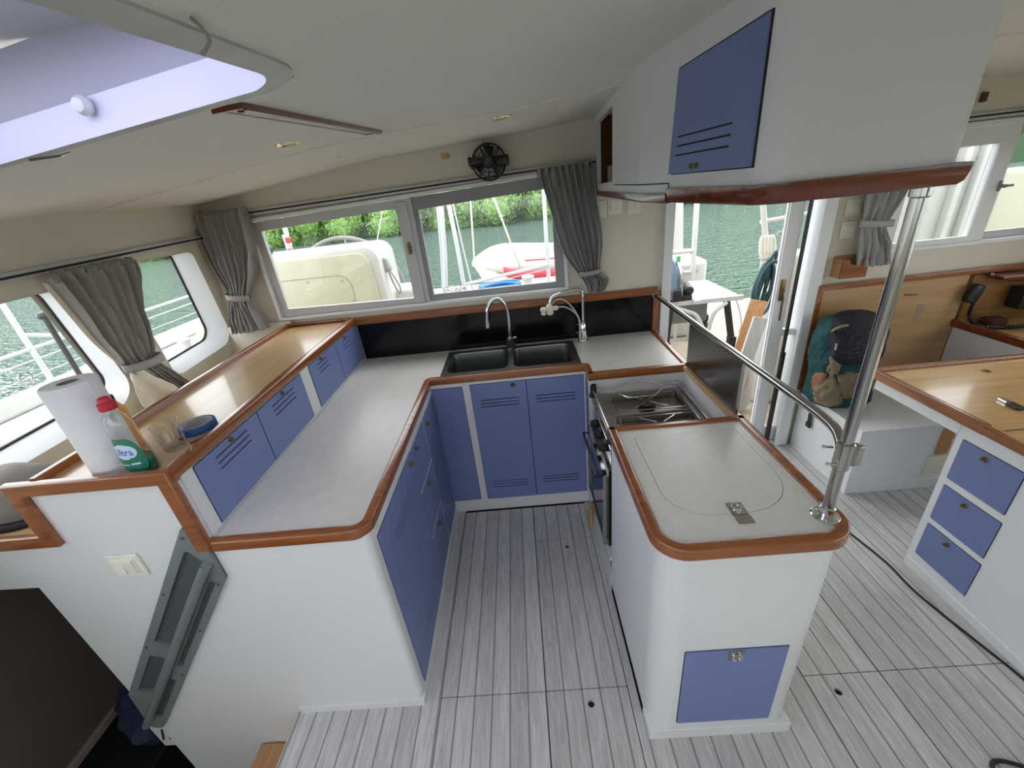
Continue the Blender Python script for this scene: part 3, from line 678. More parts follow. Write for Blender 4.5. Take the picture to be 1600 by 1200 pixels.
# ---- raised shelf locker along the left side
c = thing('raised_locker', 'raised locker with pale wood top and four small blue doors behind the left counter', 'locker', (-1.15, 1.6, .88))
obj('carcass', box((-1.385, .905, .85), (-.968, 2.318, 1.118)), M['white'], c)
obj('locker_top', box((-1.36, .90, 1.118), (-.985, 2.29, 1.130)), M['ply'], c)
bm = bmesh.new()
sweep(bm, [(-1.73, .884, .947), (-1.405, .884, .947), (-1.405, .884, 1.128), (-.984, .884, 1.128), (-.984, .884, .868)], rprof(-.020, .020, -.006, .018, .005), (0, -1, 0))
obj('front_edge_trim', bm, M['trim'], c, True)
bm = bmesh.new(); sweep(bm, [(-.978, .88, 1.128), (-.978, 2.29, 1.128)], rprof(-.016, .018, -.018, .017, .006)); obj('side_edge_trim', bm, M['trimy'], c, True)
bm = bmesh.new(); sweep(bm, [(-1.352, .89, 1.130), (-1.352, 2.29, 1.130)], rprof(-.012, .012, -.06, .022, .005)); sweep(bm, [(-1.352, 2.292, 1.14), (-.985, 2.292, 1.14)], rprof(-.004, .010, -.010, .010, .002)); obj('back_fiddle', bm, M['trimy'], c, True)
for y0, y1, gr, kn in ((.950, 1.262, (1.028, 1.192), 1.108), (1.268, 1.598, (1.354, 1.517), 1.435), (1.680, 1.978, (1.755, 1.860), 1.793), (1.984, 2.300, (2.06, 2.17), 2.10)):
    t = panel('door', c, 'x', -.968, 1, y0, y1, .899, 1.104, slots3(gr[0], gr[1], 1.077, .020, .005)); knob(t, (-.964, kn, 1.094), (1, 0, 0), .009)
# ledge between locker and window wall
tag(obj('window_ledge', box((-1.9, .90, .93), (-1.386, 2.318, .950), .002), M['ply']), 'low pale ledge between the raised locker and the left windows', 'ledge')

# ---- island with top-opening fridge
c = thing('fridge_island', 'white island with rounded corners, lift-up top lid and one blue door near the floor', 'island', (.52, 1.0, 0))
bm = bmesh.new(); prism(bm, rpoly([(.290, .735), (.752, .735), (.752, 1.300), (.290, 1.300)], [.075, .075, 0, 0], 10), 'z', 0, .856); obj('carcass', bm, M['white'], c, True)
bm = bmesh.new(); prism(bm, rpoly([(.290, .733), (.752, .733), (.752, 1.300), (.290, 1.300)], [.004, .004, 0, 0], 4), 'z', .0, .050, .002); obj('plinth_strip', bm, M['white'], c)
t = panel('door', c, 'y', .735, -1, .376, .668, .096, .466, rad=.003)
bm = bmesh.new(); bx(bm, (.499, .7275, .425), (.545, .732, .464), .002); obj('latch_plate', bm, M['steel'], t)
bm = bmesh.new(); lathe(bm, [(.012, 0), (.016, 0), (.016, .004), (.012, .004), (.012, 0)], (.522, .7275, .438), (0, -1, 0), 18); obj('ring_pull', bm, M['chrome'], t, True)
bm = bmesh.new(); prism(bm, rpoly([(.282, .728), (.760, .728), (.760, 1.300), (.282, 1.300)], [.08, .08, 0, 0], 8), 'z', .8565, .874)
lid = rpoly([(.350, .835), (.702, .835), (.702, 1.228), (.350, 1.228)], [.11, .15, .004, .004], 12)
hole_plate(bm, rpoly([(.284, .730), (.758, .730), (.758, 1.298), (.284, 1.298)], [.078, .078, 0, 0], 8), [lid[::-1]], 'z', .868, .883)
obj('countertop', bm, M['counter'], c)
cx_, cy_ = .526, 1.03
bm = bmesh.new(); prism(bm, [(cx_ + (q[0] - cx_) * .992, cy_ + (q[1] - cy_) * .993) for q in lid], 'z', .8745, .8835); li = obj('lid', bm, M['counter'], c)
bm = bmesh.new(); prism(bm, lid, 'z', .8742, .8748); obj('lid_joint', bm, M['seam'], li)
bm = bmesh.new(); bx(bm, (.502, .825, .883), (.545, .872, .8865), .002); bx(bm, (.503, .796, .883), (.546, .822, .8855), .001); obj('latch_plate', bm, M['steel'], li)
bm = bmesh.new(); lathe(bm, [(.009, 0), (.014, 0), (.014, .003), (.009, .003), (.009, 0)], (.5235, .853, .8865), (0, 0, 1), 18); bx(bm, (.517, .828, .8862), (.530, .842, .889), .001); obj('ring_pull', bm, M['chrome'], li, True)
bm = bmesh.new(); sweep(bm, [(p[0], p[1], .872) for p in rpoly([(.273, .718), (.768, .718), (.768, 1.305), (.273, 1.305)], [.085, .085, .004, .004], 12)], rprof(-.031, 0, -.021, .018, .007), closed=True); obj('edge_trim', bm, M['trim'], c, True)

# ---- gimballed stove
st = thing('stove', 'worn stainless gimballed cooker with wire pot rails, sunk between island and corner counter', 'stove', (.5, 1.55, .1))
bm = bmesh.new()
bx(bm, (.315, 1.345, .17), (.70, 1.765, .735), .006); bx(bm, (.300, 1.335, .73), (.715, 1.350, .775), .002); bx(bm, (.300, 1.760, .73), (.715, 1.775, .775), .002); bx(bm, (.700, 1.335, .73), (.715, 1.775, .775), .002)
obj('stove_body', bm, M['steeld'], st)
bm = bmesh.new(); bx(bm, (.37, 1.37, .735), (.69, 1.555, .741), .002); bx(bm, (.37, 1.575, .735), (.69, 1.75, .741), .002)
tube(bm, [(.36, 1.565, .775), (.70, 1.565, .775)], .004, 8); bx(bm, (.365, 1.560, .735), (.695, 1.572, .772), .001); obj('drip_tray', bm, M['steeld'], st)
for y in (1.46, 1.665):
    bm = bmesh.new(); cyl(bm, (.53, y, .741), .040, .016, n=22, bev=.004); cyl(bm, (.53, y, .757), .027, .008, n=20, bev=.003); b_ = obj('burner', bm, M['black'], st, True)
    bm = bmesh.new()
    zz = .782
    for k in range(4):
        a = math.pi / 4 + k * math.pi / 2; tube(bm, [(.53 + .02 * math.cos(a), y + .02 * math.sin(a), zz), (.53 + .105 * math.cos(a), y + .085 * math.sin(a), zz)], .0028, 6)
    tube(bm, [(.38, y - .075, zz - .004), (.68, y - .075, zz - .004), (.68, y + .075, zz - .004), (.38, y + .075, zz - .004)], .0028, 6, closed=True)
    for q in ((.38, y - .075), (.68, y - .075), (.68, y + .075), (.38, y + .075)): tube(bm, [(q[0], q[1], .735), (q[0], q[1], zz)], .0025, 6)
    obj('pan_grate', bm, M['steel'], st, True)
bm = bmesh.new()
sweepz = .815
tube(bm, [(.302, 1.345, sweepz), (.302, 1.765, sweepz)], .0055, 10)
for q in ((.302, 1.345), (.302, 1.765)): bx(bm, (q[0] - .006, q[1] - .004, .74), (q[0] + .006, q[1] + .004, sweepz + .006), .001)
obj('safety_rail', bm, M['chrome'], st, True)
bm = bmesh.new(); tube(bm, [(.706, 1.345, sweepz - .012), (.706, 1.765, sweepz - .012)], .005, 10); tube(bm, [(.690, 1.345, sweepz - .03), (.690, 1.765, sweepz - .03)], .004, 8)
for q in ((.706, 1.345), (.706, 1.765)): bx(bm, (q[0] - .006, q[1] - .004, .74), (q[0] + .006, q[1] + .004, sweepz + .006), .001)
obj('safety_rail', bm, M['chrome'], st, True)
for pts in ([(.32, 1.755, .812), (.40, 1.755, .812), (.455, 1.755, .835), (.57, 1.755, .835), (.62, 1.755, .812), (.70, 1.755, .812)], [(.41, 1.70, .812), (.45, 1.675, .80), (.57, 1.675, .80), (.62, 1.72, .812), (.66, 1.72, .812)],
            [(.38, 1.385, .800), (.43, 1.365, .800), (.47, 1.395, .82), (.585, 1.395, .82), (.64, 1.37, .80)], [(.36, 1.36, .80), (.70, 1.36, .80)]):
    bm = bmesh.new(); tube(bm, pts, .0030, 8); obj('pot_holder', bm, M['chrome'], st, True)
for y in (1.755, 1.36):
    bm = bmesh.new(); cyl(bm, (.303, y, .792), .015, .05, (0, 0, 1), 14, .003); cyl(bm, (.312, y - .012, .79), .014, .03, (-1, 0, .2), 12, .003); cyl(bm, (.30, y - .02, .80), .009, .03, (0, 1, 0), 10); obj('clamp_knob', bm, M['black'], st, True)
bm = bmesh.new(); bx(bm, (.300, 1.355, .640), (.318, 1.755, .735), .003); obj('control_panel', bm, M['steel'], st)
for k in range(3):
    bm = bmesh.new(); cyl(bm, (.300, 1.46 + k * .10, .688), .019, .022, (-1, 0, 0), 18, .004); bx(bm, (.270, 1.457 + k * .1, .672), (.280, 1.463 + k * .1, .704), .001); obj('control_knob', bm, M['black'], st, True)
bm = bmesh.new(); hole_plate(bm, [(1.355, .235), (1.758, .235), (1.758, .620), (1.355, .620)], [[(1.385, .265), (1.728, .265), (1.728, .575), (1.385, .575)][::-1]], 'x', .268, .290); od = obj('oven_door', bm, M['steel'], st)
obj('oven_glass', box((.273, 1.384, .264), (.284, 1.729, .576)), M['blackgl'], od)
bm = bmesh.new(); tube(bm, [(.270, 1.39, .60), (.245, 1.39, .60), (.245, 1.72, .60), (.270, 1.72, .60)], .006, 8); obj('door_handle', bm, M['black'], od, True)
obj('oven_frame', box((.29, 1.36, .22), (.316, 1.75, .64), .003), M['black'], st)

# ---- polished heat guard behind the stove
gd = thing('heat_guard', 'dark polished metal splash guard standing on the ledge beside the stove, under the grab rail', 'splash guard', (.75, 1.55, .884))
obj('guard_panel', box((.746, 1.325, .884), (.754, 1.785, 1.088), .002), M['guard'], gd)
bm = bmesh.new(); tube(bm, [(.75, 1.32, .884), (.75, 1.32, 1.09)], .007, 10); obj('guard_edge', bm, M['steel'], gd, True)

# ---- grab rail and support pole
p_ = thing('support_pole', 'vertical stainless pole from the island corner up to the overhead cabinet', 'pole', (.722, .800, .884))
bm = bmesh.new(); cyl(bm, (.722, .80, .884), .0128, .762, n=24); obj('pole_tube', bm, M['steel'], p_, True)
bm = bmesh.new(); cyl(bm, (.722, .80, .883), .033, .008, n=28, bev=.003); cyl(bm, (.722, .80, .889), .017, .03, n=24, bev=.003); obj('base_flange', bm, M['chrome'], p_, True)
for a in (2.2, 4.0, 5.6):
    bm = bmesh.new(); cyl(bm, (.722 + .026 * math.cos(a), .80 + .026 * math.sin(a), .889), .005, .004, n=10, bev=.001); obj('screw', bm, M['chrome'], p_, True)
bm = bmesh.new(); cyl(bm, (.722, .80, 1.630), .0165, .020, n=24, bev=.003); obj('top_flange', bm, M['steel'], p_, True)
r_ = thing('grab_rail', 'long stainless grab rail from the aft wall bending down to the vertical pole', 'grab rail', (.75, 1.6, 1.1))
bm = bmesh.new(); tube(bm, [(.752, 2.315, 1.100), (.752, 1.9, 1.101), (.752, 1.4, 1.102), (.752, 1.02, 1.104), (.752, .93, 1.103), (.748, .87, 1.098), (.740, .835, 1.082), (.733, .82, 1.068)], .0125, 14, 6); obj('rail_tube', bm, M['steel'], r_, True)
bm = bmesh.new(); cyl(bm, (.752, 2.318, 1.100), .030, .008, (0, -1, 0), 24, .002); cyl(bm, (.752, 2.31, 1.100), .018, .03, (0, -1, 0), 20, .003); obj('wall_flange', bm, M['steel'], r_, True)
bm = bmesh.new(); cyl(bm, (.722, .80, 1.035), .0178, .075, n=26, bev=.003); bx(bm, (.736, .79, 1.045), (.762, .81, 1.10), .003); obj('clamp_collar', bm, M['steel'], r_, True)
for q in ((.705, .79, 1.055), (.712, .822, 1.082)):
    bm = bmesh.new(); cyl(bm, q, .003, .018, (-1, .3, 0), 8); cyl(bm, (q[0] - .016, q[1] + .005, q[2]), .0045, .006, (-1, .3, 0), 10, .002); obj('clamp_screw', bm, M['chrome'], r_, True)

# ---- overhead cabinet
c = thing('overhead_cabinet', 'white overhead cabinet hanging from the ceiling with one blue grooved door and varnished bottom moulding', 'cabinet', (.55, 1.2, 1.65))
def cabface(y): return .362 + (1.273 - y) * .122 if y < 1.273 else .362 + (y - 1.273) * .067
plan = rpoly([(cabface(.768), .768), (.752, .768), (.770, 1.30), (cabface(1.30), 1.30), (cabface(1.273), 1.273)], [.055, .03, 0, 0, 0], 12)
t = bmesh.new(); va = [t.verts.new((q[0], q[1], 1.662)) for q in plan]; vb = [t.verts.new((q[0], q[1], cz(q[0], q[1]) + .002)) for q in plan]; n = len(plan)
t.faces.new(va); t.faces.new(vb[::-1])
for i in range(n): t.faces.new((va[i], vb[i], vb[(i + 1) % n], va[(i + 1) % n]))
obj('carcass', t, M['white'], c, True)
# aft box with an open cubby
bm = bmesh.new()
def yz(y, z): return (cabface(y), y, z)
outer_ = [(1.30, 1.668), (2.318, 1.662), (2.318, 1.980), (1.57, 1.978), (1.30, 1.972)]
hole_ = [(1.775, 1.703), (2.235, 1.693), (2.235, 1.950), (1.775, 1.950)]
tri = geometry.tessellate_polygon([[Vector((*q, 0)) for q in outer_], [Vector((*q, 0)) for q in hole_[::-1]]]); flat = outer_ + hole_[::-1]
vs = [bm.verts.new(yz(*q)) for q in flat]
for t_ in tri: bm.faces.new([vs[i] for i in t_])
vs2 = [bm.verts.new((cabface(q[0]) + .018, q[0], q[1])) for q in flat]
for t_ in tri: bm.faces.new([vs2[i] for i in t_[::-1]])
for k, l in ((0, 5), (5, 4)):
    for i in range(l): bm.faces.new((vs[k + i], vs2[k + i], vs2[k + (i + 1) % l], vs[k + (i + 1) % l]))
bx(bm, (.435, 1.302, 1.660), (.775, 2.318, 1.676)); bx(bm, (.76, 1.302, 1.66), (.775, 2.318, 1.965))
obj('aft_carcass', bm, M['white'], c)
bm = bmesh.new(); bx(bm, (.436, 1.755, 1.677), (.74, 1.765, 1.976)); bx(bm, (.43, 2.245, 1.677), (.74, 2.255, 1.976)); bx(bm, (.735, 1.76, 1.677), (.742, 2.25, 1.976)); bx(bm, (.445, 1.76, 1.676), (.74, 2.25, 1.682)); obj('cubby_lining', bm, M['cubby'], c)
bm = bmesh.new()
bm2 = [(y, cabface(y)) for y in (1.105, 1.2, 1.273, 1.4, 1.72)]
for (ya, xa), (yb, xb) in zip(bm2, bm2[1:]):
    vs_ = [bm.verts.new(q) for q in ((xa - .0008, ya, 1.6895), (xb - .0008, yb, 1.6895), (xb - .0008, yb, 1.6925), (xa - .0008, ya, 1.6925), (xa + .002, ya, 1.6895), (xb + .002, yb, 1.6895), (xb + .002, yb, 1.6925), (xa + .002, ya, 1.6925))]
    for f_ in ((0, 1, 2, 3), (4, 5, 6, 7), (0, 1, 5, 4), (3, 2, 6, 7)): bm.faces.new([vs_[i] for i in f_])
bx(bm, (cabface(1.105) - .0012, 1.103, 1.650), (cabface(1.105) + .004, 1.106, 1.692)); obj('panel_joint', bm, M['seam'], c)
# the blue door, hinged at the top and standing a little off the face at the bottom
face = [(.802, 1.711), (1.093, 1.711), (1.083, 1.911), (.802, 1.920)]
slt = [(.862, 1.062, 1.784), (.862, 1.063, 1.766), (.864, 1.066, 1.748)]
hl = [rpoly([(s_[0], s_[2] - .0017), (s_[1], s_[2] - .0017), (s_[1], s_[2] + .0017), (s_[0], s_[2] + .0017)], .0015, 3)[::-1] for s_ in slt]
def tiltdoor(bm):
    for v in bm.verts: v.co.x += cabface(v.co.y) - .0015 - (1.915 - v.co.z) * .028
dm = bmesh.new(); hole_plate(dm, face, hl, 'x', -.001, .0015); prism(dm, face, 'x', .0015, .009); tiltdoor(dm)
do = obj('door', dm, M['blue'], c)
dm = bmesh.new()
for s_ in slt: prism(dm, [(s_[0], s_[2] - .0016), (s_[1], s_[2] - .0016), (s_[1], s_[2] + .0016), (s_[0], s_[2] + .0016)], 'x', .0010, .0016)
tiltdoor(dm); obj('slot_shadow', dm, M['seam'], do)
bm = bmesh.new(); prism(bm, [(.800, 1.7085), (1.0945, 1.709), (1.085, 1.914), (.800, 1.923)], 'x', -.0006, .004)
for v in bm.verts: v.co.x += cabface(v.co.y)
obj('reveal', bm, M['seam'], c)
for y in (.990, .970): knob(do, (cabface(y) - .006, y, 1.7225), (-1, 0, 0), .0062)
# varnished moulding
prof_ = [(-.02, -.014), (-.006, -.016), (.002, -.010), (.008, .012), (.008, .017), (.003, .018), (-.02, .018)]
mp_ = rpoly([(cabface(1.10) - .001, 1.100), (cabface(.768) - .001, .765), (.757, .765), (.768, 1.10), (.772, 2.31)], [0, .055, .004, 0, 0], 12)
bm = bmesh.new(); sweep(bm, [(q[0], q[1], 1.664) for q in mp_], prof_); obj('moulding', bm, M['trimd'], c, True)
bm = bmesh.new(); sweep(bm, [(cabface(2.31) - .001, 2.31, 1.655), (cabface(1.273) - .001, 1.273, 1.660), (cabface(1.11) - .001, 1.108, 1.660)], [(-.02, -.012), (-.002, -.014), (.004, -.008), (.006, .008), (.002, .010), (-.02, .010)]); obj('aft_moulding', bm, M['trimd'], c, True)
bm = bmesh.new(); prism(bm, [(cabface(1.1) + .012, 1.1), (.44, .785), (.745, .785), (.76, 2.31), (.445, 2.31), (cabface(1.273) + .012, 1.273)], 'z', 1.650, 1.664); obj('bottom_panel', bm, M['white'], c)
# things in the cubby
for i, (y, r, hh) in enumerate(((1.83, .032, .085), (1.95, .03, .07))):
    bm = bmesh.new(); lathe(bm, [(0, .001), (r * .8, .001), (r, hh), (r * .93, hh), (r * .74, .008), (0, .008)], (.475, y, 1.682), n=18)
    tag(obj('drinking_glass', bm, M['clear'], None, True), ('clear drinking glass at the near end of the overhead cubby', 'clear drinking glass farther back in the overhead cubby')[i], 'glass')
tag(obj('spice_packet', box((.45, 2.02, 1.682), (.462, 2.12, 1.765), .004), M['card']), 'small grey-brown packet standing in the overhead cubby', 'packet')

# ---- desk cabinet on the right
dk = thing('desk_cabinet', 'white desk unit on the right with golden wood top and three small blue drawers', 'desk', (2.1, 1.3, 0))
bm = bmesh.new(); bx(bm, (1.632, -.4, 0), (2.5, 1.345, .745)); bx(bm, (1.627, -.4, 0), (1.634, 1.335, .045), .003)
bx(bm, (1.627, 1.345, .690), (1.645, 1.745, .752)); bx(bm, (1.627, 1.728, .690), (2.5, 1.745, .752)); bx(bm, (1.64, 1.34, .735), (2.5, 1.74, .752))
obj('carcass', bm, M['whitep'], dk)
for a, b, z0, z1, ky in ((1.108, 1.318, .500, .680, 1.232), (1.102, 1.316, .292, .465, 1.232), (1.098, 1.314, .090, .262, 1.232)):
    t = panel('drawer', dk, 'x', 1.632, -1, a, b, z0, z1, rad=.006, out=.003); knob(t, (1.629, (a + b) / 2 + .015, z1 - .026), (-1, 0, 0), .010)
obj('desk_top', box((1.633, 1.228, .750), (2.5, 1.742, .775)), M['plyx'], dk)
obj('front_flap', box((1.633, -.4, .750), (2.5, 1.226, .774)), M['plyx'], dk)
bm = bmesh.new(); sweep(bm, [(1.622, 1.250, .768), (1.622, 1.750, .768), (2.5, 1.750, .768)], rprof(-.004, .020, -.022, .022, .006), (0, 0, -1)); obj('fiddle_trim', bm, M['trimy'], dk, True)
bm = bmesh.new(); sweep(bm, [(1.622, -.4, .762), (1.622, 1.250, .762)], rprof(-.004, .020, -.016, .014, .005), (0, 0, -1)); obj('flap_trim', bm, M['trimy'], dk, True)
obj('flap_joint', box((1.65, 1.2255, .773), (2.5, 1.2285, .7755)), M['seam'], dk)
bm = bmesh.new(); lathe(bm, [(.012, 0), (.016, .001), (.016, .002), (.011, .003), (.010, .001), (0, .001)], (2.02, 1.66, .775), n=18); obj('screw_cap', bm, M['brass'], dk, True)
li = thing('usb_stick', 'small silver and black memory stick lying on the golden desk top', 'memory stick', (1.83, 1.385, .776))
Rm_ = rot3(z=-8)
obj('cap_half', box((1.823, 1.385, .776), (1.845, 1.425, .786), .002, 2, Rm_), M['chrome'], li); obj('body_half', box((1.812, 1.338, .776), (1.838, 1.386, .789), .003, 2, Rm_), M['black'], li)

# ---- bench beside the door
b = thing('bench', 'white box bench in the corner right of the door', 'bench', (2.0, 2.0, 0))
obj('bench_box', box((1.690, 1.800, 0), (2.49, 2.29, .395)), M['whitep'], b)
obj('seat_board', box((1.683, 1.792, .395), (2.49, 2.29, .410), .002), M['whitep'], b)
obj('plinth_strip', box((1.686, 1.794, 0), (2.49, 1.81, .06), .002), M['whitep'], b)
obj('end_cap', box((2.10, 1.788, .225), (2.16, 1.801, .385), .002), M['orwood'], b)
vg = obj('vent_grille', box((2.075, 1.786, .095), (2.165, 1.801, .212), .003), M['plastic'], b)
bm = bmesh.new()
for k in range(9): bx(bm, (2.085, 1.783, .108 + k * .0108), (2.155, 1.787, .112 + k * .0108))
obj('louvre', bm, M['plastic'], vg)
bk = thing('plywood_panel', 'plywood wall panel with teak frame behind the backpack', 'panel', (2.0, 2.3, .41))
obj('back_board', box((1.66, 2.296, .411), (2.485, 2.312, 1.03)), M['plyb'], bk)
bm = bmesh.new(); sweep(bm, [(1.668, 2.300, .411), (1.668, 2.300, 1.040), (3.0, 2.300, 1.055)], rprof(-.016, .016, -.004, .018, .004), (0, -1, 0)); obj('teak_frame', bm, M['trim'], bk, True)
for (x0, z0, x1, z1) in ((2.03, .965, 2.10, .955), (2.15, .955, 2.22, .948)):
    bm = bmesh.new(); tube(bm, [(x0, 2.294, z0), ((x0 + x1) / 2, 2.284, (z0 + z1) / 2), (x1, 2.294, z1)], .004, 6, 4); obj('wire_clip', bm, M['brass'], bk, True)
obj('faded_patch', box((2.245, 2.2945, .79), (2.285, 2.2965, .89), .0005), mat('faded_sticker', (.36, .24, .17), .6, var=.3, vscale=60), bk)
nb = thing('chart_shelf', 'white side box with wood-lined shelf right of the bench', 'shelf unit', (2.7, 2.0, .4))
obj('side_box', box((2.488, 1.76, 0), (3.07, 2.294, .735)), M['whitep'], nb)
obj('shelf_top', box((2.495, 1.76, .735), (3.07, 2.294, .752)), M['plyx'], nb)
bm = bmesh.new(); sweep(bm, [(2.486, 2.294, .758), (2.486, 1.75, .758)], rprof(-.006, .018, -.022, .022, .005), (0, 0, 1)); obj('shelf_trim', bm, M['trimd'], nb, True)
obj('shelf_back', box((2.49, 2.280, .752), (3.07, 2.296, 1.03)), wood('amber_wood', (.18, .08, .02), (.30, .15, .045), 'x', .3, .4), nb)
bm = bmesh.new(); tube(bm, [(2.55, 2.27, 1.032), (2.60, 2.25, 1.012), (2.68, 2.22, 1.004), (2.76, 2.18, 1.012)], .014, 10, 4); bx(bm, (2.56, 2.20, 1.01), (3.07, 2.29, 1.03), .003); obj('curved_bracket', bm, M['trimd'], nb, True)
hs = thing('radio_handset', 'black radio handset hanging on the backrest with a coiled lead', 'handset', (2.50, 2.24, .93))
bm = bmesh.new(); bx(bm, (2.465, 2.235, .88), (2.525, 2.28, .985), .014, 3, rot3(y=15)); obj('handset_body', bm, M['black'], hs, True)
bm = bmesh.new(); tube(bm, [(2.495, 2.24, .885), (2.475, 2.22, .82), (2.50, 2.18, .775), (2.58, 2.14, .768), (2.68, 2.12, .772), (2.73, 2.14, .80), (2.74, 2.20, .87)], lambda f: .008 + .003 * math.sin(f * 240) + .004 * f, 8, 12); obj('lead', bm, M['black'], hs, True)
hs = thing('radio_speaker', 'square black speaker box on the wood-lined shelf', 'speaker', (2.78, 2.2, .87))
obj('speaker_body', box((2.70, 2.19, .835), (2.86, 2.275, .955), .012, 3), M['black'], hs)
bm = bmesh.new(); tube(bm, [(2.76, 2.19, .845), (2.74, 2.17, .80), (2.78, 2.15, .765)], .004, 6, 4); obj('speaker_wire', bm, M['black'], hs, True)
ha = tag(obj('red_cloth', box((2.56, 2.17, .756), (2.66, 2.25, .80), .02, 3), mat('dark_red_cloth', (.06, .012, .01), .9, bump=.5, bscale=60)), 'dark red rag behind the black lead on the shelf', 'cloth')

# ---- backpack
bp = thing('backpack', 'teal and khaki canvas backpack with a navy top flap, slumped on the white bench', 'backpack', (1.77, 2.13, .41))
def blob(bm, secs, n=28, lump=.012, fr=7):
    q_ = spline([(a[0], a[1], a[2]) for a in secs], 4); r_q = spline([(a[3], a[4], a[5]) for a in secs], 4); n = n * 2; secs = [(p.x, p.y, p.z, max(.004, r.x), max(.004, r.y), r.z) for p, r in zip(q_, r_q)]
    rows = []
    for (cx, cy, z, rx, ry, e) in secs:
        row = []
        for k in range(n):
            a = 2 * math.pi * k / n; ca, sa = math.cos(a), math.sin(a)
            x = cx + rx * math.copysign(abs(ca) ** e, ca); y = cy + ry * math.copysign(abs(sa) ** e, sa)
            nn = noise.noise(Vector((x * fr, y * fr, z * fr))) * lump + noise.noise(Vector((x * fr * 3, y * fr * 3, z * fr * 3))) * lump * .5 + abs(noise.noise(Vector((x * fr * 1.7 + 5, y * fr * 1.7, z * fr * 2.2)))) * lump * .9
            row.append((x + ca * nn, y + sa * nn, z + nn * .3))
        rows.append(row)
    V_ = loftgrid(bm, rows, True); bm.faces.new(V_[0][::-1]); bm.faces.new(V_[-1]); return bm
bm = bmesh.new(); blob(bm, [(1.79, 2.14, .4105, .145, .10, .7), (1.79, 2.135, .425, .165, .125, .65), (1.78, 2.13, .48, .175, .135, .7), (1.775, 2.13, .56, .165, .13, .75), (1.77, 2.14, .66, .16, .12, .75), (1.77, 2.15, .76, .165, .115, .75), (1.78, 2.16, .86, .165, .105, .75), (1.79, 2.17, .93, .13, .08, .8), (1.80, 2.18, .955, .07, .05, .9)], 36, .018); obj('main_bag', bm, M['teal'], bp, True)
bm = bmesh.new(); blob(bm, [(1.775, 2.035, .700, .02, .01, .9), (1.78, 2.03, .712, .12, .03, .8), (1.78, 2.04, .76, .150, .045, .75), (1.78, 2.06, .82, .155, .060, .7), (1.79, 2.09, .88, .155, .075, .7), (1.80, 2.13, .93, .14, .09, .8), (1.81, 2.17, .962, .09, .06, .9), (1.81, 2.18, .97, .03, .02, 1)], 36, .012); fl_ = obj('top_flap', bm, M['navy'], bp, True)
Tm = Matrix.Translation((1.765, 1.985, .795)) @ rot3(x=72, z=0) @ rot3(z=8)
c_ = mat('faded_print', (.05, .06, .10), .8)
text_mesh('print', 'Camp', .026, Matrix.Translation((-.045, 0, 0)) @ Matrix.Identity(4) if False else Tm @ Matrix.Translation((-.04, 0, 0)), c_, fl_)
bm = bmesh.new(); star = []
for k in range(10):
    a = math.pi / 2 + k * math.pi / 5; rr = .018 if k % 2 == 0 else .008; star.append((.025 + rr * math.cos(a), rr * math.sin(a)))
prism(bm, star, 'z', 0, .0008); hole_plate(bm, [(-.09, -.024), (.055, -.024), (.055, .024), (-.09, .024)], [[(-.087, -.021), (.052, -.021), (.052, .021), (-.087, .021)][::-1]], 'z', 0, .0006)
for k in range(4): bx(bm, (.06, -.018 + k * .010, 0), (.095, -.015 + k * .010, .0006))
bmesh.ops.transform(bm, matrix=Tm, verts=bm.verts); obj('emblem', bm, c_, fl_)
bm = bmesh.new(); blob(bm, [(1.665, 2.04, .44, .02, .015, .9), (1.665, 2.035, .455, .055, .05, .8), (1.655, 2.03, .52, .065, .06, .8), (1.655, 2.035, .58, .05, .055, .85), (1.665, 2.045, .62, .028, .03, .9), (1.66, 2.045, .67, .032, .022, .9), (1.655, 2.05, .72, .02, .016, .9), (1.65, 2.05, .745, .008, .008, 1)], 24, .022, 12); obj('side_pocket', bm, M['khaki'], bp, True)
bm = bmesh.new(); blob(bm, [(1.76, 2.005, .50, .05, .02, .9), (1.765, 2.0, .53, .09, .03, .8), (1.77, 2.0, .58, .10, .032, .7), (1.77, 2.01, .63, .09, .03, .8), (1.76, 2.02, .66, .04, .02, .9)], 28, .020, 14); obj('front_pocket', bm, M['khaki'], bp, True)
bm = bmesh.new(); blob(bm, [(1.625, 2.065, .50, .012, .03, .9), (1.620, 2.065, .53, .025, .045, .8), (1.618, 2.07, .60, .028, .045, .8), (1.63, 2.075, .64, .012, .03, .9)], 20, .008, 14); obj('print_patch', bm, M['floral'], bp, True)
bm = bmesh.new(); tube(bm, [(1.66, 2.12, .86), (1.63, 2.08, .90), (1.64, 2.04, .935), (1.69, 2.06, .93)], .008, 8, 6); obj('carry_loop', bm, M['khaki'], bp, True)
bm = bmesh.new(); cyl(bm, (1.632, 2.03, .80), .008, .045, (-.2, -.2, 1), 10, .002); obj('strap_end', bm, M['steel'], bp, True)
bm = bmesh.new(); rows = []
for q in spline([(1.66, 2.20, .55), (1.63, 2.22, .44), (1.668, 2.19, .418), (1.678, 2.165, .36), (1.679, 2.16, .28), (1.679, 2.155, .235)], 6): rows.append([(q.x - .004, q.y - .014, q.z), (q.x - .004, q.y + .014, q.z), (q.x, q.y + .014, q.z), (q.x, q.y - .014, q.z)])
loftgrid(bm, rows, True); bx(bm, (1.668, 2.135, .205), (1.682, 2.175, .24), .003); obj('waist_strap', bm, M['black'], bp)

bp.scale = (.88, .90, .93); bp.location.x -= .012
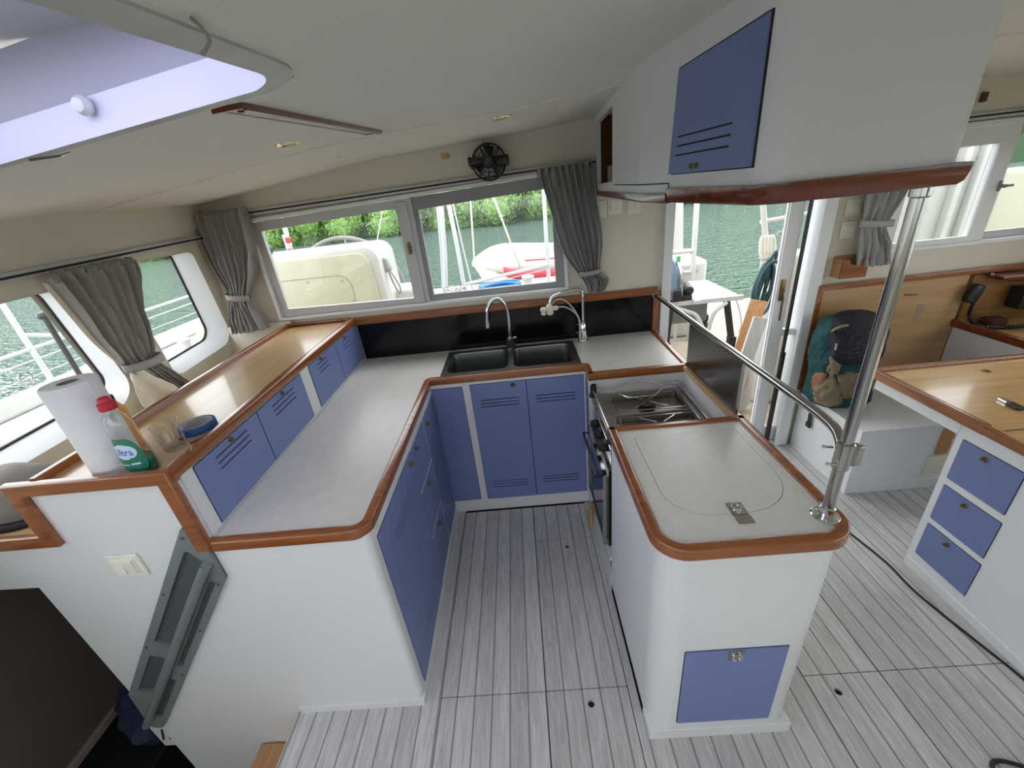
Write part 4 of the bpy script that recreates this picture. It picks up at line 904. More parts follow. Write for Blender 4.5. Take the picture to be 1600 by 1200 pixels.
# ---- black cable on the floor
tag(obj('power_cable', tube(bmesh.new(), [(1.50, 1.60, .005), (1.523, 1.50, .005), (1.550, 1.34, .005), (1.548, 1.20, .005), (1.566, 1.08, .005), (1.597, .93, .005), (1.615, .82, .005), (1.618, .6, .005), (1.60, .3, .005)], .0045, 8, 8), M['cable'], None, True), 'thin black cable running along the floor in front of the blue drawers', 'cable')
tag(obj('cable_loop', tube(bmesh.new(), [(1.26, .55, .006), (1.275, .61, .006), (1.31, .628, .006), (1.37, .61, .006), (1.46, .57, .006), (1.5, .5, .006)], .006, 8, 6), M['cable'], None, True), 'loop of thicker black cable on the floor at the lower right corner', 'cable')

# ================================================================== CURTAINS
def curtain(name, label, keys, nrm, pleats, m, tie_at, amp=.014, seed=0, tiew=.016, group=None, mtie=None):
    """keys: (left point, right point, fullness) from hem-top to bottom"""
    nrm = Vector(nrm).normalized()
    e = thing(name, label, 'curtain', keys[0][0])
    Ls = spline([k[0] for k in keys], 8); Rs = spline([k[1] for k in keys], 8); Fs = spline([(k[2], 0, 0) for k in keys], 8)
    nu = pleats * 10; rnd = random.Random(seed); ph = [rnd.uniform(-.5, .5) for _ in range(pleats + 2)]; am = [rnd.uniform(.55, 1.25) for _ in range(pleats + 2)]
    bm = bmesh.new(); rows = []; nv = len(Ls)
    for i, (l, r, f) in enumerate(zip(Ls, Rs, Fs)):
        v = i / (nv - 1); row = []
        for j in range(nu + 1):
            u = j / nu; k = u * pleats; kk = int(k); t = k - kk
            a = am[kk] * (1 - t) + am[kk + 1] * t; p = ph[kk] * (1 - t) + ph[kk + 1] * t
            d = amp * f.x * a * math.sin(2 * math.pi * k + p + v * 1.2 * math.sin(kk * 2.1 + seed))
            su = .006 * f.x * math.cos(2 * math.pi * k * 1 + p)
            nn = noise.noise(Vector((u * 6 + seed, v * 5, seed))) * .016 + noise.noise(Vector((u * 17 + seed, v * 9, seed))) * .009
            bul = math.sin(math.pi * u) * .02 * f.x
            row.append(l.lerp(r, u) + nrm * (d + nn + bul) + (r - l).normalized() * su + Vector((0, 0, (noise.noise(Vector((u * 14, seed, 0))) * .006 if i in (0, nv - 1) else 0))))
        rows.append(row)
    loftgrid(bm, rows)
    o = obj('cloth', bm, m, e, True); mod = o.modifiers.new('thickness', 'SOLIDIFY'); mod.thickness = .0025
    # gathered heading tape
    bm = bmesh.new(); rows = []
    for dz in (.013, -.020):
        rows.append([p + nrm * .003 + Vector((0, 0, dz)) for p in rows_top(Ls[0], Rs[0], nrm, pleats, amp, seed)])
    loftgrid(bm, rows); hd = obj('heading_tape', bm, m, e, True); hd.modifiers.new('thickness', 'SOLIDIFY').thickness = .003
    if tie_at:
        l, r, tilt = tie_at; l = Vector(l); r = Vector(r); c_ = (l + r) / 2; hw = (r - l) / 2; bm = bmesh.new(); rows = []
        for k in range(25):
            a = 2 * math.pi * k / 24
            q = c_ + hw * 1.06 * math.cos(a) + nrm * (.034 * math.sin(a) + .012)
            rows.append([q + Vector((0, 0, tiew)) + nrm * .0, q + nrm * .003 * math.sin(a), q - Vector((0, 0, tiew))])
        loftgrid(bm, rows); bmesh.ops.remove_doubles(bm, verts=bm.verts, dist=1e-5)
        tt = obj('tie_back', bm, mtie or m, e, True); tt.modifiers.new('thickness', 'SOLIDIFY').thickness = .003
    return e
def rows_top(l, r, nrm, pleats, amp, seed):
    n = pleats * 8; return [l.lerp(r, k / n) + nrm * (amp * .9 * math.sin(2 * math.pi * k / 8) + .006 * noise.noise(Vector((k * .4, seed, 2)))) for k in range(n + 1)]
V3 = Vector
yy = 2.25
curtain('window_curtain', 'grey curtain tied back in the left corner, at the left end of the aft window',
    [(V3((-1.635, yy, 1.752)), V3((-1.340, yy, 1.762)), 1), (V3((-1.625, yy, 1.61)), V3((-1.355, yy, 1.60)), 1), (V3((-1.610, yy, 1.48)), V3((-1.405, yy, 1.458)), 1), (V3((-1.592, yy, 1.345)), V3((-1.485, yy, 1.332)), .75), (V3((-1.635, yy, 1.235)), V3((-1.465, yy, 1.226)), 1), (V3((-1.655, yy, 1.135)), V3((-1.450, yy, 1.145)), 1)],
    (0, -1, 0), 8, M['fab'], ((-1.60, yy, 1.347), (-1.483, yy, 1.328), 0), .018, 1)
curtain('window_curtain', 'grey curtain bunched at the right end of the aft window, beside the overhead cabinet',
    [(V3((.140, yy, 1.775)), V3((.405, yy, 1.785)), 1), (V3((.186, yy, 1.60)), V3((.423, yy, 1.60)), 1), (V3((.236, yy, 1.40)), V3((.447, yy, 1.43)), 1), (V3((.318, yy, 1.27)), V3((.435, yy, 1.28)), .75), (V3((.352, yy, 1.215)), V3((.478, yy, 1.225)), .7), (V3((.372, yy, 1.165)), V3((.455, yy, 1.155)), .6)],
    (0, -1, 0), 8, M['fab'], ((.325, yy, 1.268), (.435, yy, 1.278), 0), .020, 2, .012)
curtain('window_curtain', 'light grey curtain with a tie band right of the doorway, above the small wooden box',
    [(V3((1.762, yy, 1.775)), V3((2.02, yy, 1.77)), .9), (V3((1.765, yy, 1.60)), V3((1.985, yy, 1.60)), .9), (V3((1.765, yy, 1.46)), V3((1.945, yy, 1.45)), .9), (V3((1.775, yy, 1.365)), V3((1.905, yy, 1.352)), .6), (V3((1.785, yy, 1.25)), V3((1.950, yy, 1.25)), .9), (V3((1.795, yy, 1.152)), V3((1.972, yy, 1.148)), .9)],
    (0, -1, 0), 5, mat('light_grey_curtain_cloth', (.42, .42, .42), .9, bump=.5, bscale=700, var=.06, vscale=40), ((1.765, yy, 1.372), (1.925, yy, 1.360), 0), .018, 3)
nl = (1, 0, -.16)
lc = curtain('window_curtain', 'taupe curtain with pale lining tied back between the two left windows',
    [(lw(1.405, 1.618, -.05), lw(1.760, 1.622, -.05), 1), (lw(1.445, 1.50, -.055), lw(1.742, 1.50, -.055), 1), (lw(1.489, 1.366, -.055), lw(1.722, 1.368, -.055), .9), (lw(1.550, 1.235, -.055), lw(1.708, 1.222, -.055), .7), (lw(1.610, 1.14, -.05), lw(1.775, 1.12, -.05), .9), (lw(1.72, 1.025, -.045), lw(1.875, 1.000, -.045), .9)],
    nl, 7, M['fabd'], (lw(1.535, 1.232, -.06), lw(1.715, 1.222, -.06), 0), .022, 4, .017, mtie=M['fab'])
bm = bmesh.new(); rows = []
Ls = spline([lw(1.545, 1.215, -.065), lw(1.530, 1.15, -.075), lw(1.535, 1.06, -.08), lw(1.60, .995, -.07)], 6); Rs = spline([lw(1.60, 1.21, -.07), lw(1.66, 1.14, -.08), lw(1.73, 1.07, -.08), lw(1.79, 1.00, -.07)], 6)
for i, (l, r) in enumerate(zip(Ls, Rs)):
    rows.append([l.lerp(r, j / 24) + Vector(nl).normalized() * (.012 * math.sin(j / 24 * 9 + .8) + .008 * noise.noise(Vector((j * .3, i * .3, 0)))) for j in range(25)])
loftgrid(bm, rows); o = obj('lining', bm, M['lining'], lc, True); o.modifiers.new('thickness', 'SOLIDIFY').thickness = .002; o['label'] = 'cream lining side of the curtain'
bm = bmesh.new(); rows = []
Ls = spline([lw(1.40, 1.60, -.035), lw(1.43, 1.50, -.04), lw(1.475, 1.366, -.045), lw(1.54, 1.25, -.045)], 6)
for l in Ls: rows.append([l, l + Vector((.0, .02, 0)), l + Vector((0.004, .04, 0))])
loftgrid(bm, rows); o = obj('lining_edge', bm, M['lining'], lc, True); o.modifiers.new('thickness', 'SOLIDIFY').thickness = .002
# curtain tracks
def track(label, a, b, upv, prof=None):
    e = thing('curtain_track', label, 'curtain track', a)
    bm = bmesh.new(); pr = rprof(-.008, .008, -.016, .016, .003, 2); sweep(bm, [a, b], pr, upv); obj('rail', bm, M['alu'], e, True)
    d = (Vector(b) - Vector(a)).normalized(); s_ = d.cross(Vector(upv)).normalized()
    bm = bmesh.new(); sweep(bm, [Vector(a) + s_ * .0085, Vector(b) + s_ * .0085], rprof(-.001, .0004, -.004, .004, .0003, 1), upv); obj('groove', bm, M['seam'], e)
track('aluminium curtain track above the aft window', (-1.60, 2.310, 1.738), (.43, 2.310, 1.795), (0, 0, 1))
track('aluminium curtain track above the window right of the door', (1.70, 2.310, 1.795), (2.98, 2.310, 1.800), (0, 0, 1))
track('aluminium curtain track along the top of the left windows', tuple(lw(-1.0, 1.57, -.010)), tuple(lw(2.30, 1.655, -.010)), (0, 0, 1))

# ================================================================== WALL AND CEILING FITTINGS
fn = thing('cabin_fan', 'small black cabin fan with round wire cage on the wall above the window', 'fan', (-.09, 2.25, 1.845))
FR = .080
bm = bmesh.new(); C0 = Vector((-.09, 2.225, 1.843)); tilt = rot3(x=-8)
def fpt(a, r, d): return C0 + (tilt @ Vector((r * math.cos(a), d, r * math.sin(a))))
for r, d in ((.080, 0), (.080, .014), (.077, -.012), (.066, -.022), (.050, -.028), (.034, -.032)): tube(bm, [fpt(2 * math.pi * k / 40, r, d) for k in range(40)], .0030 if r > .078 else .0020, 6, closed=True)
for k in range(10):
    a = 2 * math.pi * k / 10 + .2; tube(bm, [fpt(a, .020, -.034), fpt(a, .050, -.028), fpt(a, .070, -.018), fpt(a, .080, 0), fpt(a, .080, .014), fpt(a, .06, .035), fpt(a, .03, .045)], .0022, 6)
obj('fan_cage', bm, M['black'], fn, True)
bm = bmesh.new(); cyl(bm, C0 + Vector((0, -.045, 0)), .024, .075, (0, 1, 0), 22, .004); obj('motor_hub', bm, M['black'], fn, True)
for k in range(3):
    bm = bmesh.new(); a0 = 2 * math.pi * k / 3 + 1.4; rows = []
    for i in range(6):
        r = .022 + .046 * i / 5; rows.append([fpt(a0 - .38 + .76 * j / 5 + .1 * i / 5, r, .008 - .018 * j / 5) for j in range(6)])
    loftgrid(bm, rows); o = obj('fan_blade', bm, M['black'], fn, True); o.modifiers.new('thickness', 'SOLIDIFY').thickness = .002
bm = bmesh.new(); bx(bm, (-.183, 2.205, 1.838), (-.11, 2.222, 1.866), .004); bx(bm, (-.07, 2.205, 1.826), (.003, 2.222, 1.856), .004); bx(bm, (-.188, 2.20, 1.832), (-.172, 2.30, 1.872), .004); bx(bm, (-.010, 2.20, 1.822), (.006, 2.30, 1.862), .004); bx(bm, (-.186, 2.295, 1.822), (.004, 2.319, 1.872), .006); obj('yoke_bracket', bm, M['black'], fn, True)
bm = bmesh.new(); tube(bm, [(-.118, 2.315, 1.972), (-.112, 2.306, 1.945), (-.105, 2.29, 1.915), (-.103, 2.25, 1.90)], .0022, 6, 4); obj('fan_cord', bm, M['black'], fn, True)
tag(obj('wall_block', box((-.325, 2.310, 1.885), (-.288, 2.320, 1.907), .002), M['ply']), 'small tan wooden block on the wall left of the fan', 'block')

def switch(label, cx, cz_, w, h_, n, y=2.318, group=None):
    e = thing('light_switch', label, 'switch', (cx, y, cz_), group)
    obj('switch_plate', box((cx - w / 2, y - .008, cz_ - h_ / 2), (cx + w / 2, y, cz_ + h_ / 2), .003), M['plastic'], e)
    obj('switch_bezel', box((cx - w * .36, y - .011, cz_ - h_ * .34), (cx + w * .36, y - .007, cz_ + h_ * .34), .002), M['plastic'], e)
    for k in range(n):
        ww = w * .64 / n; x0 = cx - w * .32 + k * ww; obj('rocker', box((x0 + .001, y - .015, cz_ - h_ * .29), (x0 + ww - .001, y - .010, cz_ + h_ * .29), .0015, 2, rot3(x=4 if k % 2 else -4)), M['plastic'], e)
    return e
switch('ivory switch nearest the grey curtain, under the overhead cabinet', .462, 1.572, .050, .082, 1)
switch('ivory double switch in the middle of the three under the overhead cabinet', .531, 1.582, .074, .082, 2)
switch('ivory double switch nearest the doorway, under the overhead cabinet', .628, 1.574, .072, .082, 2)
switch('upper ivory switch right of the doorway', 1.766, 1.446, .080, .082, 1)
switch('lower ivory switch right of the doorway, above the wooden box', 1.764, 1.336, .080, .086, 1)
switch('ivory double switch on the white bulkhead by the stairs', -1.249, .823, .100, .086, 2, .885)
wb = thing('wooden_pocket', 'small teak pocket box screwed to the wall right of the doorway', 'box', (1.79, 2.28, 1.15))
bm = bmesh.new(); bx(bm, (1.722, 2.245, 1.095), (1.732, 2.319, 1.195), .002); bx(bm, (1.848, 2.245, 1.095), (1.858, 2.319, 1.195), .002); bx(bm, (1.724, 2.248, 1.095), (1.856, 2.319, 1.103)); bx(bm, (1.724, 2.310, 1.095), (1.856, 2.319, 1.205), .002); obj('box_body', bm, M['orwood'], wb)
bm = bmesh.new(); fr = [(1.722, 1.095), (1.858, 1.095), (1.858, 1.195), (1.825, 1.195)] + [(1.79 + .032 * math.cos(a), 1.187 - .024 * math.sin(a)) for a in [math.pi * k / 8 for k in range(9)]] + [(1.755, 1.195), (1.722, 1.195)]
prism(bm, fr, 'y', 2.240, 2.249); obj('box_front', bm, M['trim'], wb)
tag(obj('dark_wall_hook', box((2.238, 2.300, 1.855), (2.262, 2.319, 1.895), .004), M['cubby']), 'dark wooden hook high on the wall above the right window', 'hook')

for i, (x, y, lb) in enumerate(((-.627, 1.372, 'brass-ringed recessed light in the ceiling beyond the red-framed strip lamp'), (-.003, 1.722, 'brass-ringed recessed light in the ceiling above the fan'))):
    e = thing('ceiling_light', lb, 'light', (x, y, cz(x, y)))
    nrm_ = Vector((-.11, -.07 if y < 1.57 else 0, 1)).normalized()
    bm = bmesh.new(); lathe(bm, [(.024, 0), (.028, -.005), (.034, -.004), (.036, .001)], (x, y, cz(x, y)), nrm_, 28); obj('brass_ring', bm, M['goldring'], e, True)
    bm = bmesh.new(); lathe(bm, [(0, -.001), (.024, -.001), (.025, .001), (0, .001)], (x, y, cz(x, y)), nrm_, 24); obj('lamp_glass', bm, M['plastic'], e, True)
e = thing('strip_lamp', 'long strip lamp in a dark red wooden frame on the ceiling beside the hatch', 'lamp', (-.40, 1.1, 1.88))
def cplate(x0_, x1_, y0, y1, d0, d1, m, name, par):
    bm = bmesh.new(); rows = []; n = 12
    for k in range(n + 1):
        y = y0 + (y1 - y0) * k / n; x0 = x0_ - (y - .69) * .048; x1 = x1_ - (y - .69) * .038
        rows.append([(x0, y, cz(x0, y) - d0), (x0, y, cz(x0, y) - d1), (x1, y, cz(x1, y) - d1), (x1, y, cz(x1, y) - d0)])
    V_ = loftgrid(bm, rows, True); bm.faces.new(V_[0]); bm.faces.new(V_[-1][::-1]); return obj(name, bm, m, par)
cplate(-.404, -.399, .687, 1.52, -.005, .004, M['trimd'], 'frame_side', e); cplate(-.363, -.357, .687, 1.52, -.005, .009, M['trimd'], 'frame_side', e); cplate(-.404, -.357, .680, .687, -.005, .007, M['trimd'], 'frame_end', e); cplate(-.404, -.357, 1.52, 1.528, -.005, .005, M['trimd'], 'frame_end', e)
cplate(-.399, -.363, .687, 1.52, -.005, .003, mat('foxed_white_diffuser', (.62, .60, .56), .5, var=.35, vscale=30), 'diffuser', e)
bm = bmesh.new(); cyl(bm, (-.384, .72, cz(-.384, .72) - .006), .005, .003, n=12, bev=.002); obj('lamp_switch', bm, M['cubby'], e, True)

# ================================================================== THINGS ON THE LOCKER TOP
zt = 1.1305
e = thing('paper_towel_roll', 'tall white embossed kitchen-paper roll standing on the locker corner', 'paper towel', (-1.165, .944, zt))
bm = bmesh.new(); lathe(bm, [(.022, .0), (.056, .0), (.058, .004), (.058, .256), (.055, .260), (.023, .260), (.022, .256), (.022, .0)], (-1.178, .958, zt), (.0, 0, 1), 48); obj('paper', bm, M['paper'], e, True)
bm = bmesh.new(); lathe(bm, [(.0225, .002), (.0225, .259), (.0205, .259), (.0205, .002), (.0225, .002)], (-1.178, .958, zt), (0, 0, 1), 32); obj('card_core', bm, M['card'], e, True)
bm = bmesh.new(); bx(bm, (-1.1215, .950, zt + .002), (-1.1185, .970, zt + .258), .001); obj('loose_edge', bm, M['paper'], e)
# dish soap
e = thing('dish_soap_bottle', 'clear dish-soap bottle with red cap and green label beside the paper roll', 'bottle', (-1.08, .945, zt))
bc = (-1.076, .926, zt); rz_ = R(-8)
body = [(0, 0), (.040, 0), (.044, .006), (.045, .03), (.042, .075), (.036, .105), (.035, .115), (.038, .135), (.035, .158), (.021, .176), (.014, .182), (.014, .188), (0, .188)]
bm = bmesh.new(); lathe(bm, body, bc, (0, 0, 1), 36, 1.05, .62, rz_); obj('bottle_body', bm, M['clear'], e, True)
bm = bmesh.new(); lathe(bm, [(0, .002), (.039, .002), (.0428, .007), (.0438, .03), (.0425, .042), (0, .042)], bc, (0, 0, 1), 36, 1.04, .61, rz_); obj('soap', bm, M['soap'], e, True)
bm = bmesh.new(); lathe(bm, [(0, .187), (.019, .187), (.020, .191), (.019, .206), (.014, .210), (.013, .219), (.008, .222), (0, .222)], bc, (0, 0, 1), 24); obj('cap', bm, M['red'], e, True)
def on_body(u, z, off=.0008):
    a = -math.pi / 2 + u
    for (r0, h0), (r1, h1) in zip(body[2:], body[3:]):
        if h0 <= z <= h1: r = r0 + (r1 - r0) * (z - h0) / (h1 - h0); break
    p = Matrix.Rotation(rz_, 4, 'Z') @ Vector(((r + off) * 1.05 * math.cos(a), (r + off) * .62 * math.sin(a), z)); return Vector(bc) + p
bm = bmesh.new(); rows = []
for i in range(13):
    z = .010 + .098 * i / 12; hw = 1.2 * math.sqrt(max(.02, 1 - ((z - .055) / .056) ** 2)) ** .6
    rows.append([on_body(-hw + 2 * hw * j / 20, z) for j in range(21)])
loftgrid(bm, rows); lb_ = obj('label', bm, M['green'], e, True)
bm = bmesh.new(); rows = []
for i in range(9):
    z = .048 + .044 * i / 8; hw = .85 * math.sqrt(max(.03, 1 - ((z - .070) / .0225) ** 2))
    rows.append([on_body(-hw + 2 * hw * j / 12, z, .0013) for j in range(13)])
loftgrid(bm, rows); obj('label_oval', bm, M['lblue'], lb_, True)
tm = text_mesh('brand_text', 'Ultra', .029, Matrix.Identity(4), M['navyink'], None, .0002)
me = tm.data
for v in me.vertices:
    q = on_body(v.co.x * .86 / .043, .069 + v.co.y, .0018 + v.co.z); v.co = q
me.transform(Matrix.Translation(-wloc(e))); tm.parent = lb_
for (u, z, s_) in ((-.5, .030, .006), (-.1, .031, .005), (.45, .034, .008)):
    bm = bmesh.new(); rows = [[on_body(u + s_ / .03 * a, z + s_ * .5 * b, .0013) for a in (-1, -.3, .3, 1)] for b in (-.6, 0, .6)]; loftgrid(bm, rows); obj('label_mark', bm, M['lblue'], lb_)
# second bottle behind (orange)
e = thing('orange_bottle', 'small orange bottle with dark top behind the dish soap', 'bottle', (-1.208, 1.050, zt))
bm = bmesh.new(); lathe(bm, [(0, 0), (.024, 0), (.026, .005), (.026, .13), (.016, .15), (0, .15)], (-1.208, 1.050, zt), n=24); obj('bottle_body', bm, M['orange'], e, True)
bm = bmesh.new(); cyl(bm, (-1.208, 1.050, zt + .15), .015, .025, n=18, bev=.003); obj('cap', bm, M['seam'], e, True)
# tumbler
bm = bmesh.new(); lathe(bm, [(0, .0), (.027, .0), (.029, .004), (.035, .088), (.0335, .0885), (.0275, .012), (0, .010)], (-1.058, 1.022, zt), n=32)
tag(obj('tumbler', bm, M['clear'], None, True), 'clear glass tumbler between the soap bottle and the blue tape', 'glass')
e = thing('tape_roll', 'roll of blue masking tape lying on the wood locker top', 'tape', (-1.065, 1.13, zt))
bm = bmesh.new(); lathe(bm, [(.042, .0), (.0505, .0), (.052, .001), (.052, .023), (.0505, .024), (.042, .024), (.042, .0)], (-1.063, 1.128, zt), n=44); obj('tape', bm, M['tape'], e, True)
bm = bmesh.new(); lathe(bm, [(.040, .0003), (.0425, .0003), (.0425, .0245), (.040, .0245), (.040, .0003)], (-1.063, 1.128, zt), n=44); obj('card_core', bm, mat('pale_card', (.42, .42, .40), .8), e, True)
bm = bmesh.new(); bx(bm, (-1.022, 1.035, zt), (-1.012, 1.072, zt + .003), .001, 2, rot3(z=-35)); tag(obj('dark_splinter', bm, M['cubby']), 'thin dark sliver lying in front of the blue tape', 'scrap')
bm = bmesh.new(); lathe(bm, [(0, 0), (.007, .002), (.007, .008), (0, .011)], (-1.072, 1.065, zt), n=10); tag(obj('black_pebble', bm, M['black'], None, True), 'tiny black cap between tumbler and tape roll', 'cap')
bm = bmesh.new(); lathe(bm, [(0, 0), (.009, .002), (.007, .012), (0, .014)], tuple(lw(1.64, 1.06, -.10)), n=8); 
bm.free()
# bag on the low ledge
e = thing('grey_bag', 'grey-brown soft bag with dark lining slumped on the low ledge at the left edge', 'bag', (-1.66, 1.02, .951))
bm = bmesh.new(); blob(bm, [(-1.66, 1.03, .952, .10, .07, .8), (-1.66, 1.03, .97, .13, .09, .8), (-1.655, 1.03, 1.02, .125, .085, .8), (-1.65, 1.03, 1.07, .10, .07, .9), (-1.655, 1.03, 1.10, .05, .04, 1), (-1.655, 1.03, 1.105, .01, .01, 1)], 32, .015); obj('bag_body', bm, mat('grey_canvas', (.26, .24, .22), .9, bump=.5, bscale=200), e, True)
bm = bmesh.new(); tube(bm, [(-1.70, .93, .965), (-1.62, .925, .962), (-1.545, .945, .962), (-1.52, .99, .985)], .011, 8, 6); obj('bag_strap', bm, M['navy'], e, True)

# ================================================================== STAIRWELL
e = thing('stair_stringer', 'slanted galvanised grey metal plate with slots and a central tube beside the stairs', 'stair rail', (-1.27, .87, .45))
T0 = Vector((-1.012, 0, .955)); dd = Vector((-.5906, 0, -.8070)); pp_ = Vector((.8070, 0, -.5906))
def sp(a, b): q = T0 + dd * a + pp_ * b; return (q.x, q.z)
outl = rpoly([(-1.012, .958), (-.972, .925), (-.972, .745), sp(1.10, .153), sp(1.12, .11), sp(.93, 0)], [.006, .004, .012, .02, .02, .02], 4)
h1 = rpoly([sp(.075, .026), sp(.10, .085), sp(.56, .085), sp(.56, .026)], [.012] * 4, 4); h2 = rpoly([sp(.65, .026), sp(.63, .075), sp(.86, .075), sp(.90, .026)], [.012] * 4, 4)
h3 = rpoly([sp(.17, .118), sp(.17, .136), sp(.66, .136), sp(.66, .118)], .008, 4); h4 = rpoly([sp(.75, .112), sp(.75, .134), sp(1.03, .134), sp(1.03, .112)], .008, 4)
def ccw(l): 
    a = sum(l[i - 1][0] * l[i][1] - l[i][0] * l[i - 1][1] for i in range(len(l))); return l if a > 0 else l[::-1]
bm = bmesh.new(); hole_plate(bm, ccw(outl), [ccw(h)[::-1] for h in (h1, h2, h3, h4)], 'y', .869, .8795); obj('slotted_plate', bm, M['grey'], e)
bm = bmesh.new(); prism(bm, outl, 'y', .8797, .8848); obj('back_plate', bm, M['greyd'], e)
bm = bmesh.new(); a0 = T0 + dd * .13 + pp_ * .098; a1 = T0 + dd * 1.04 + pp_ * .098; tube(bm, [(a0.x, .876, a0.z), (a0.x + dd.x * .03, .852, a0.z + dd.z * .03), (a1.x - dd.x * .03, .852, a1.z - dd.z * .03), (a1.x, .876, a1.z)], .0145, 14, 4); obj('centre_tube', bm, M['grey'], e, True)
for a, b in ((.03, .012), (.30, .011), (.60, .011), (.17, .146), (.42, .146), (.70, .146)):
    q = sp(a, b); bm = bmesh.new(); cyl(bm, (q[0], .866, q[1]), .0045, .003, (0, -1, 0), 10, .001); obj('bolt', bm, M['greyd'], e, True)
e = tag(obj('brown_panel', bx(box((-2.03, .40, -.165), (-1.995, 2.25, .90)), (-2.034, .40, -.180), (-1.990, 2.25, -.166)), M['brown']), 'large dark brown glossy panel in the hull at the lower left', 'panel')
tag(obj('panel_edge_strip', bx(box((-1.994, .40, -.20), (-1.975, 2.25, -.182), .003), (-2.0, .40, -.226), (-1.984, 2.25, -.205)), mat('beige_edging', (.22, .17, .14), .5)), 'beige edging strip under the dark brown panel', 'edging')
tag(obj('lower_berth', box((-2.3, .6, -.749), (-1.80, 2.25, -.40), .01), M['black']), 'black box below the brown panel in the dark hull', 'box')
bm = bmesh.new(); blob(bm, [(-1.84, 1.06, -.399, .10, .08, .9), (-1.83, 1.06, -.33, .13, .10, .9), (-1.80, 1.05, -.20, .12, .09, .9), (-1.77, 1.04, -.08, .10, .06, .9), (-1.76, 1.04, .0, .03, .02, 1)], 20, .04)
tag(obj('navy_bundle', bm, mat('navy_blue_fabric', (.01, .012, .05), .7), None, True), 'crumpled navy blue bundle in the dark stairwell', 'bundle')
e = thing('hull_locker', 'small white locker face with dark slots seen down the stairwell', 'locker', (-1.72, 1.0, -.3))
obj('locker_face', box((-1.72, .94, -.30), (-1.585, .955, -.12)), M['white'], e)
bm = bmesh.new()
for k in range(3): bx(bm, (-1.69 + k * .03, .936, -.25), (-1.683 + k * .03, .941, -.17), 0, 2, rot3(y=20))
obj('slot', bm, M['seam'], e)
tag(obj('stair_tread', box((-1.22, .15, -.24), (-.999, .883, -.20), .008), M['orwood']), 'brown wooden stair tread just below the edge of the grey floor', 'stair tread')
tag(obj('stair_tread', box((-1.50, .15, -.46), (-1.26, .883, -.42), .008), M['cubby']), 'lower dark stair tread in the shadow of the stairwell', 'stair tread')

# ================================================================== OUTSIDE
obj_w = obj('water', box((-90, -60, -1.0), (90, 120, -.9)), M['water']); struct(obj_w)
# far bank of mangroves: one crown mesh in three variants, copied along the shore
def bush_mesh(seed):
    rnd = random.Random(seed); bm = bmesh.new()
    for c in range(9):
        cx_, cy_, cz_ = rnd.uniform(-2.2, 2.2), rnd.uniform(-1, 1), rnd.uniform(.3, 3.2); rr = rnd.uniform(.9, 1.6)
        n0 = len(bm.verts); bmesh.ops.create_icosphere(bm, subdivisions=2, radius=rr * .66, matrix=Matrix.Translation((cx_, cy_, cz_)))
        for k in range(900):
            d = Vector((rnd.gauss(0, 1), rnd.gauss(0, 1), rnd.gauss(0, 1))).normalized(); p = Vector((cx_, cy_, cz_)) + d * rr * rnd.uniform(.62, 1.12)
            t = d.cross(Vector((rnd.gauss(0, 1), rnd.gauss(0, 1), rnd.gauss(0, 1)))).normalized(); u = (d + t * rnd.uniform(-.6, .6)).normalized().cross(t); s_ = rnd.uniform(.07, .16)
            f_ = bm.faces.new([bm.verts.new(p + t * s_), bm.verts.new(p + u * s_ * .6), bm.verts.new(p - t * s_), bm.verts.new(p - u * s_ * .6)])
    me = bpy.data.meshes.new('mangrove_bush'); bm.to_mesh(me); bm.free()
    me.materials.append(M['leaf']); return me
BM = [bush_mesh(k) for k in (1, 2, 3)]
rnd = random.Random(5); k = 0
for row, (yo, zo, sc) in enumerate(((0, -1.1, 1.0), (3.2, 0.2, 1.35))):
    for i in range(13):
        x = -31 + i * 4.4 + rnd.uniform(-.8, .8) + row * 2
        o = bpy.data.objects.new('mangrove_bush', BM[k % 3]); COL.objects.link(o); k += 1
        o.location = (x, 38.5 - .22 * (x + 16) * .3 + yo + rnd.uniform(-.6, .6), zo); o.rotation_euler = (0, 0, rnd.uniform(-.5, .5)); s_ = sc * rnd.uniform(.9, 1.25); o.scale = (s_ * 1.1, s_, s_ * rnd.uniform(.85, 1.15))
        tag(o, 'dense green mangrove growing on the far shore beyond the water', 'bush', 'mangroves along the far shore')
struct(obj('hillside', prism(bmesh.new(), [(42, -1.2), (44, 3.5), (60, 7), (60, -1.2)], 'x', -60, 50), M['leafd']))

# boat's own decks
bm = bmesh.new()
struct(obj('cockpit_deck', box((-1.9, 2.42, -.12), (3.3, 5.85, -.05)), M['deckp']))
bm = bmesh.new(); bx(bm, (-3.15, -3.2, .72), (-1.86, 2.6, .80), .01); bx(bm, (-3.15, 2.6, .72), (-2.45, 6.2, .80), .01); bx(bm, (-3.16, -3.2, .80), (-3.04, 6.2, .90), .02); bx(bm, (-2.52, 2.5, -.9), (-2.45, 6.2, .82)); bx(bm, (-3.15, -3.2, -1), (-3.05, 6.2, .75))
struct(obj('side_deck', bm, M['outw'], None))
e = thing('lifeline', 'white wire lifeline and rail with stanchions along the port side deck', 'lifeline', (-2.75, 2.2, .8))
bm = bmesh.new(); tube(bm, [(-2.75, 2.17, .80), (-2.75, 2.165, 1.55)], .014, 10); tube(bm, [(-2.75, 2.165, 1.27), (-2.72, 2.30, 1.22)], .012, 8); tube(bm, [(-2.72, 2.30, 1.215), (-2.72, 2.33, 1.215)], .018, 8); obj('stanchion', bm, M['outrail'], e, True)
bm = bmesh.new(); tube(bm, [(-2.75, 5.2, .80), (-2.75, 5.2, 1.5)], .016, 10); obj('stanchion', bm, M['outrail'], e, True)
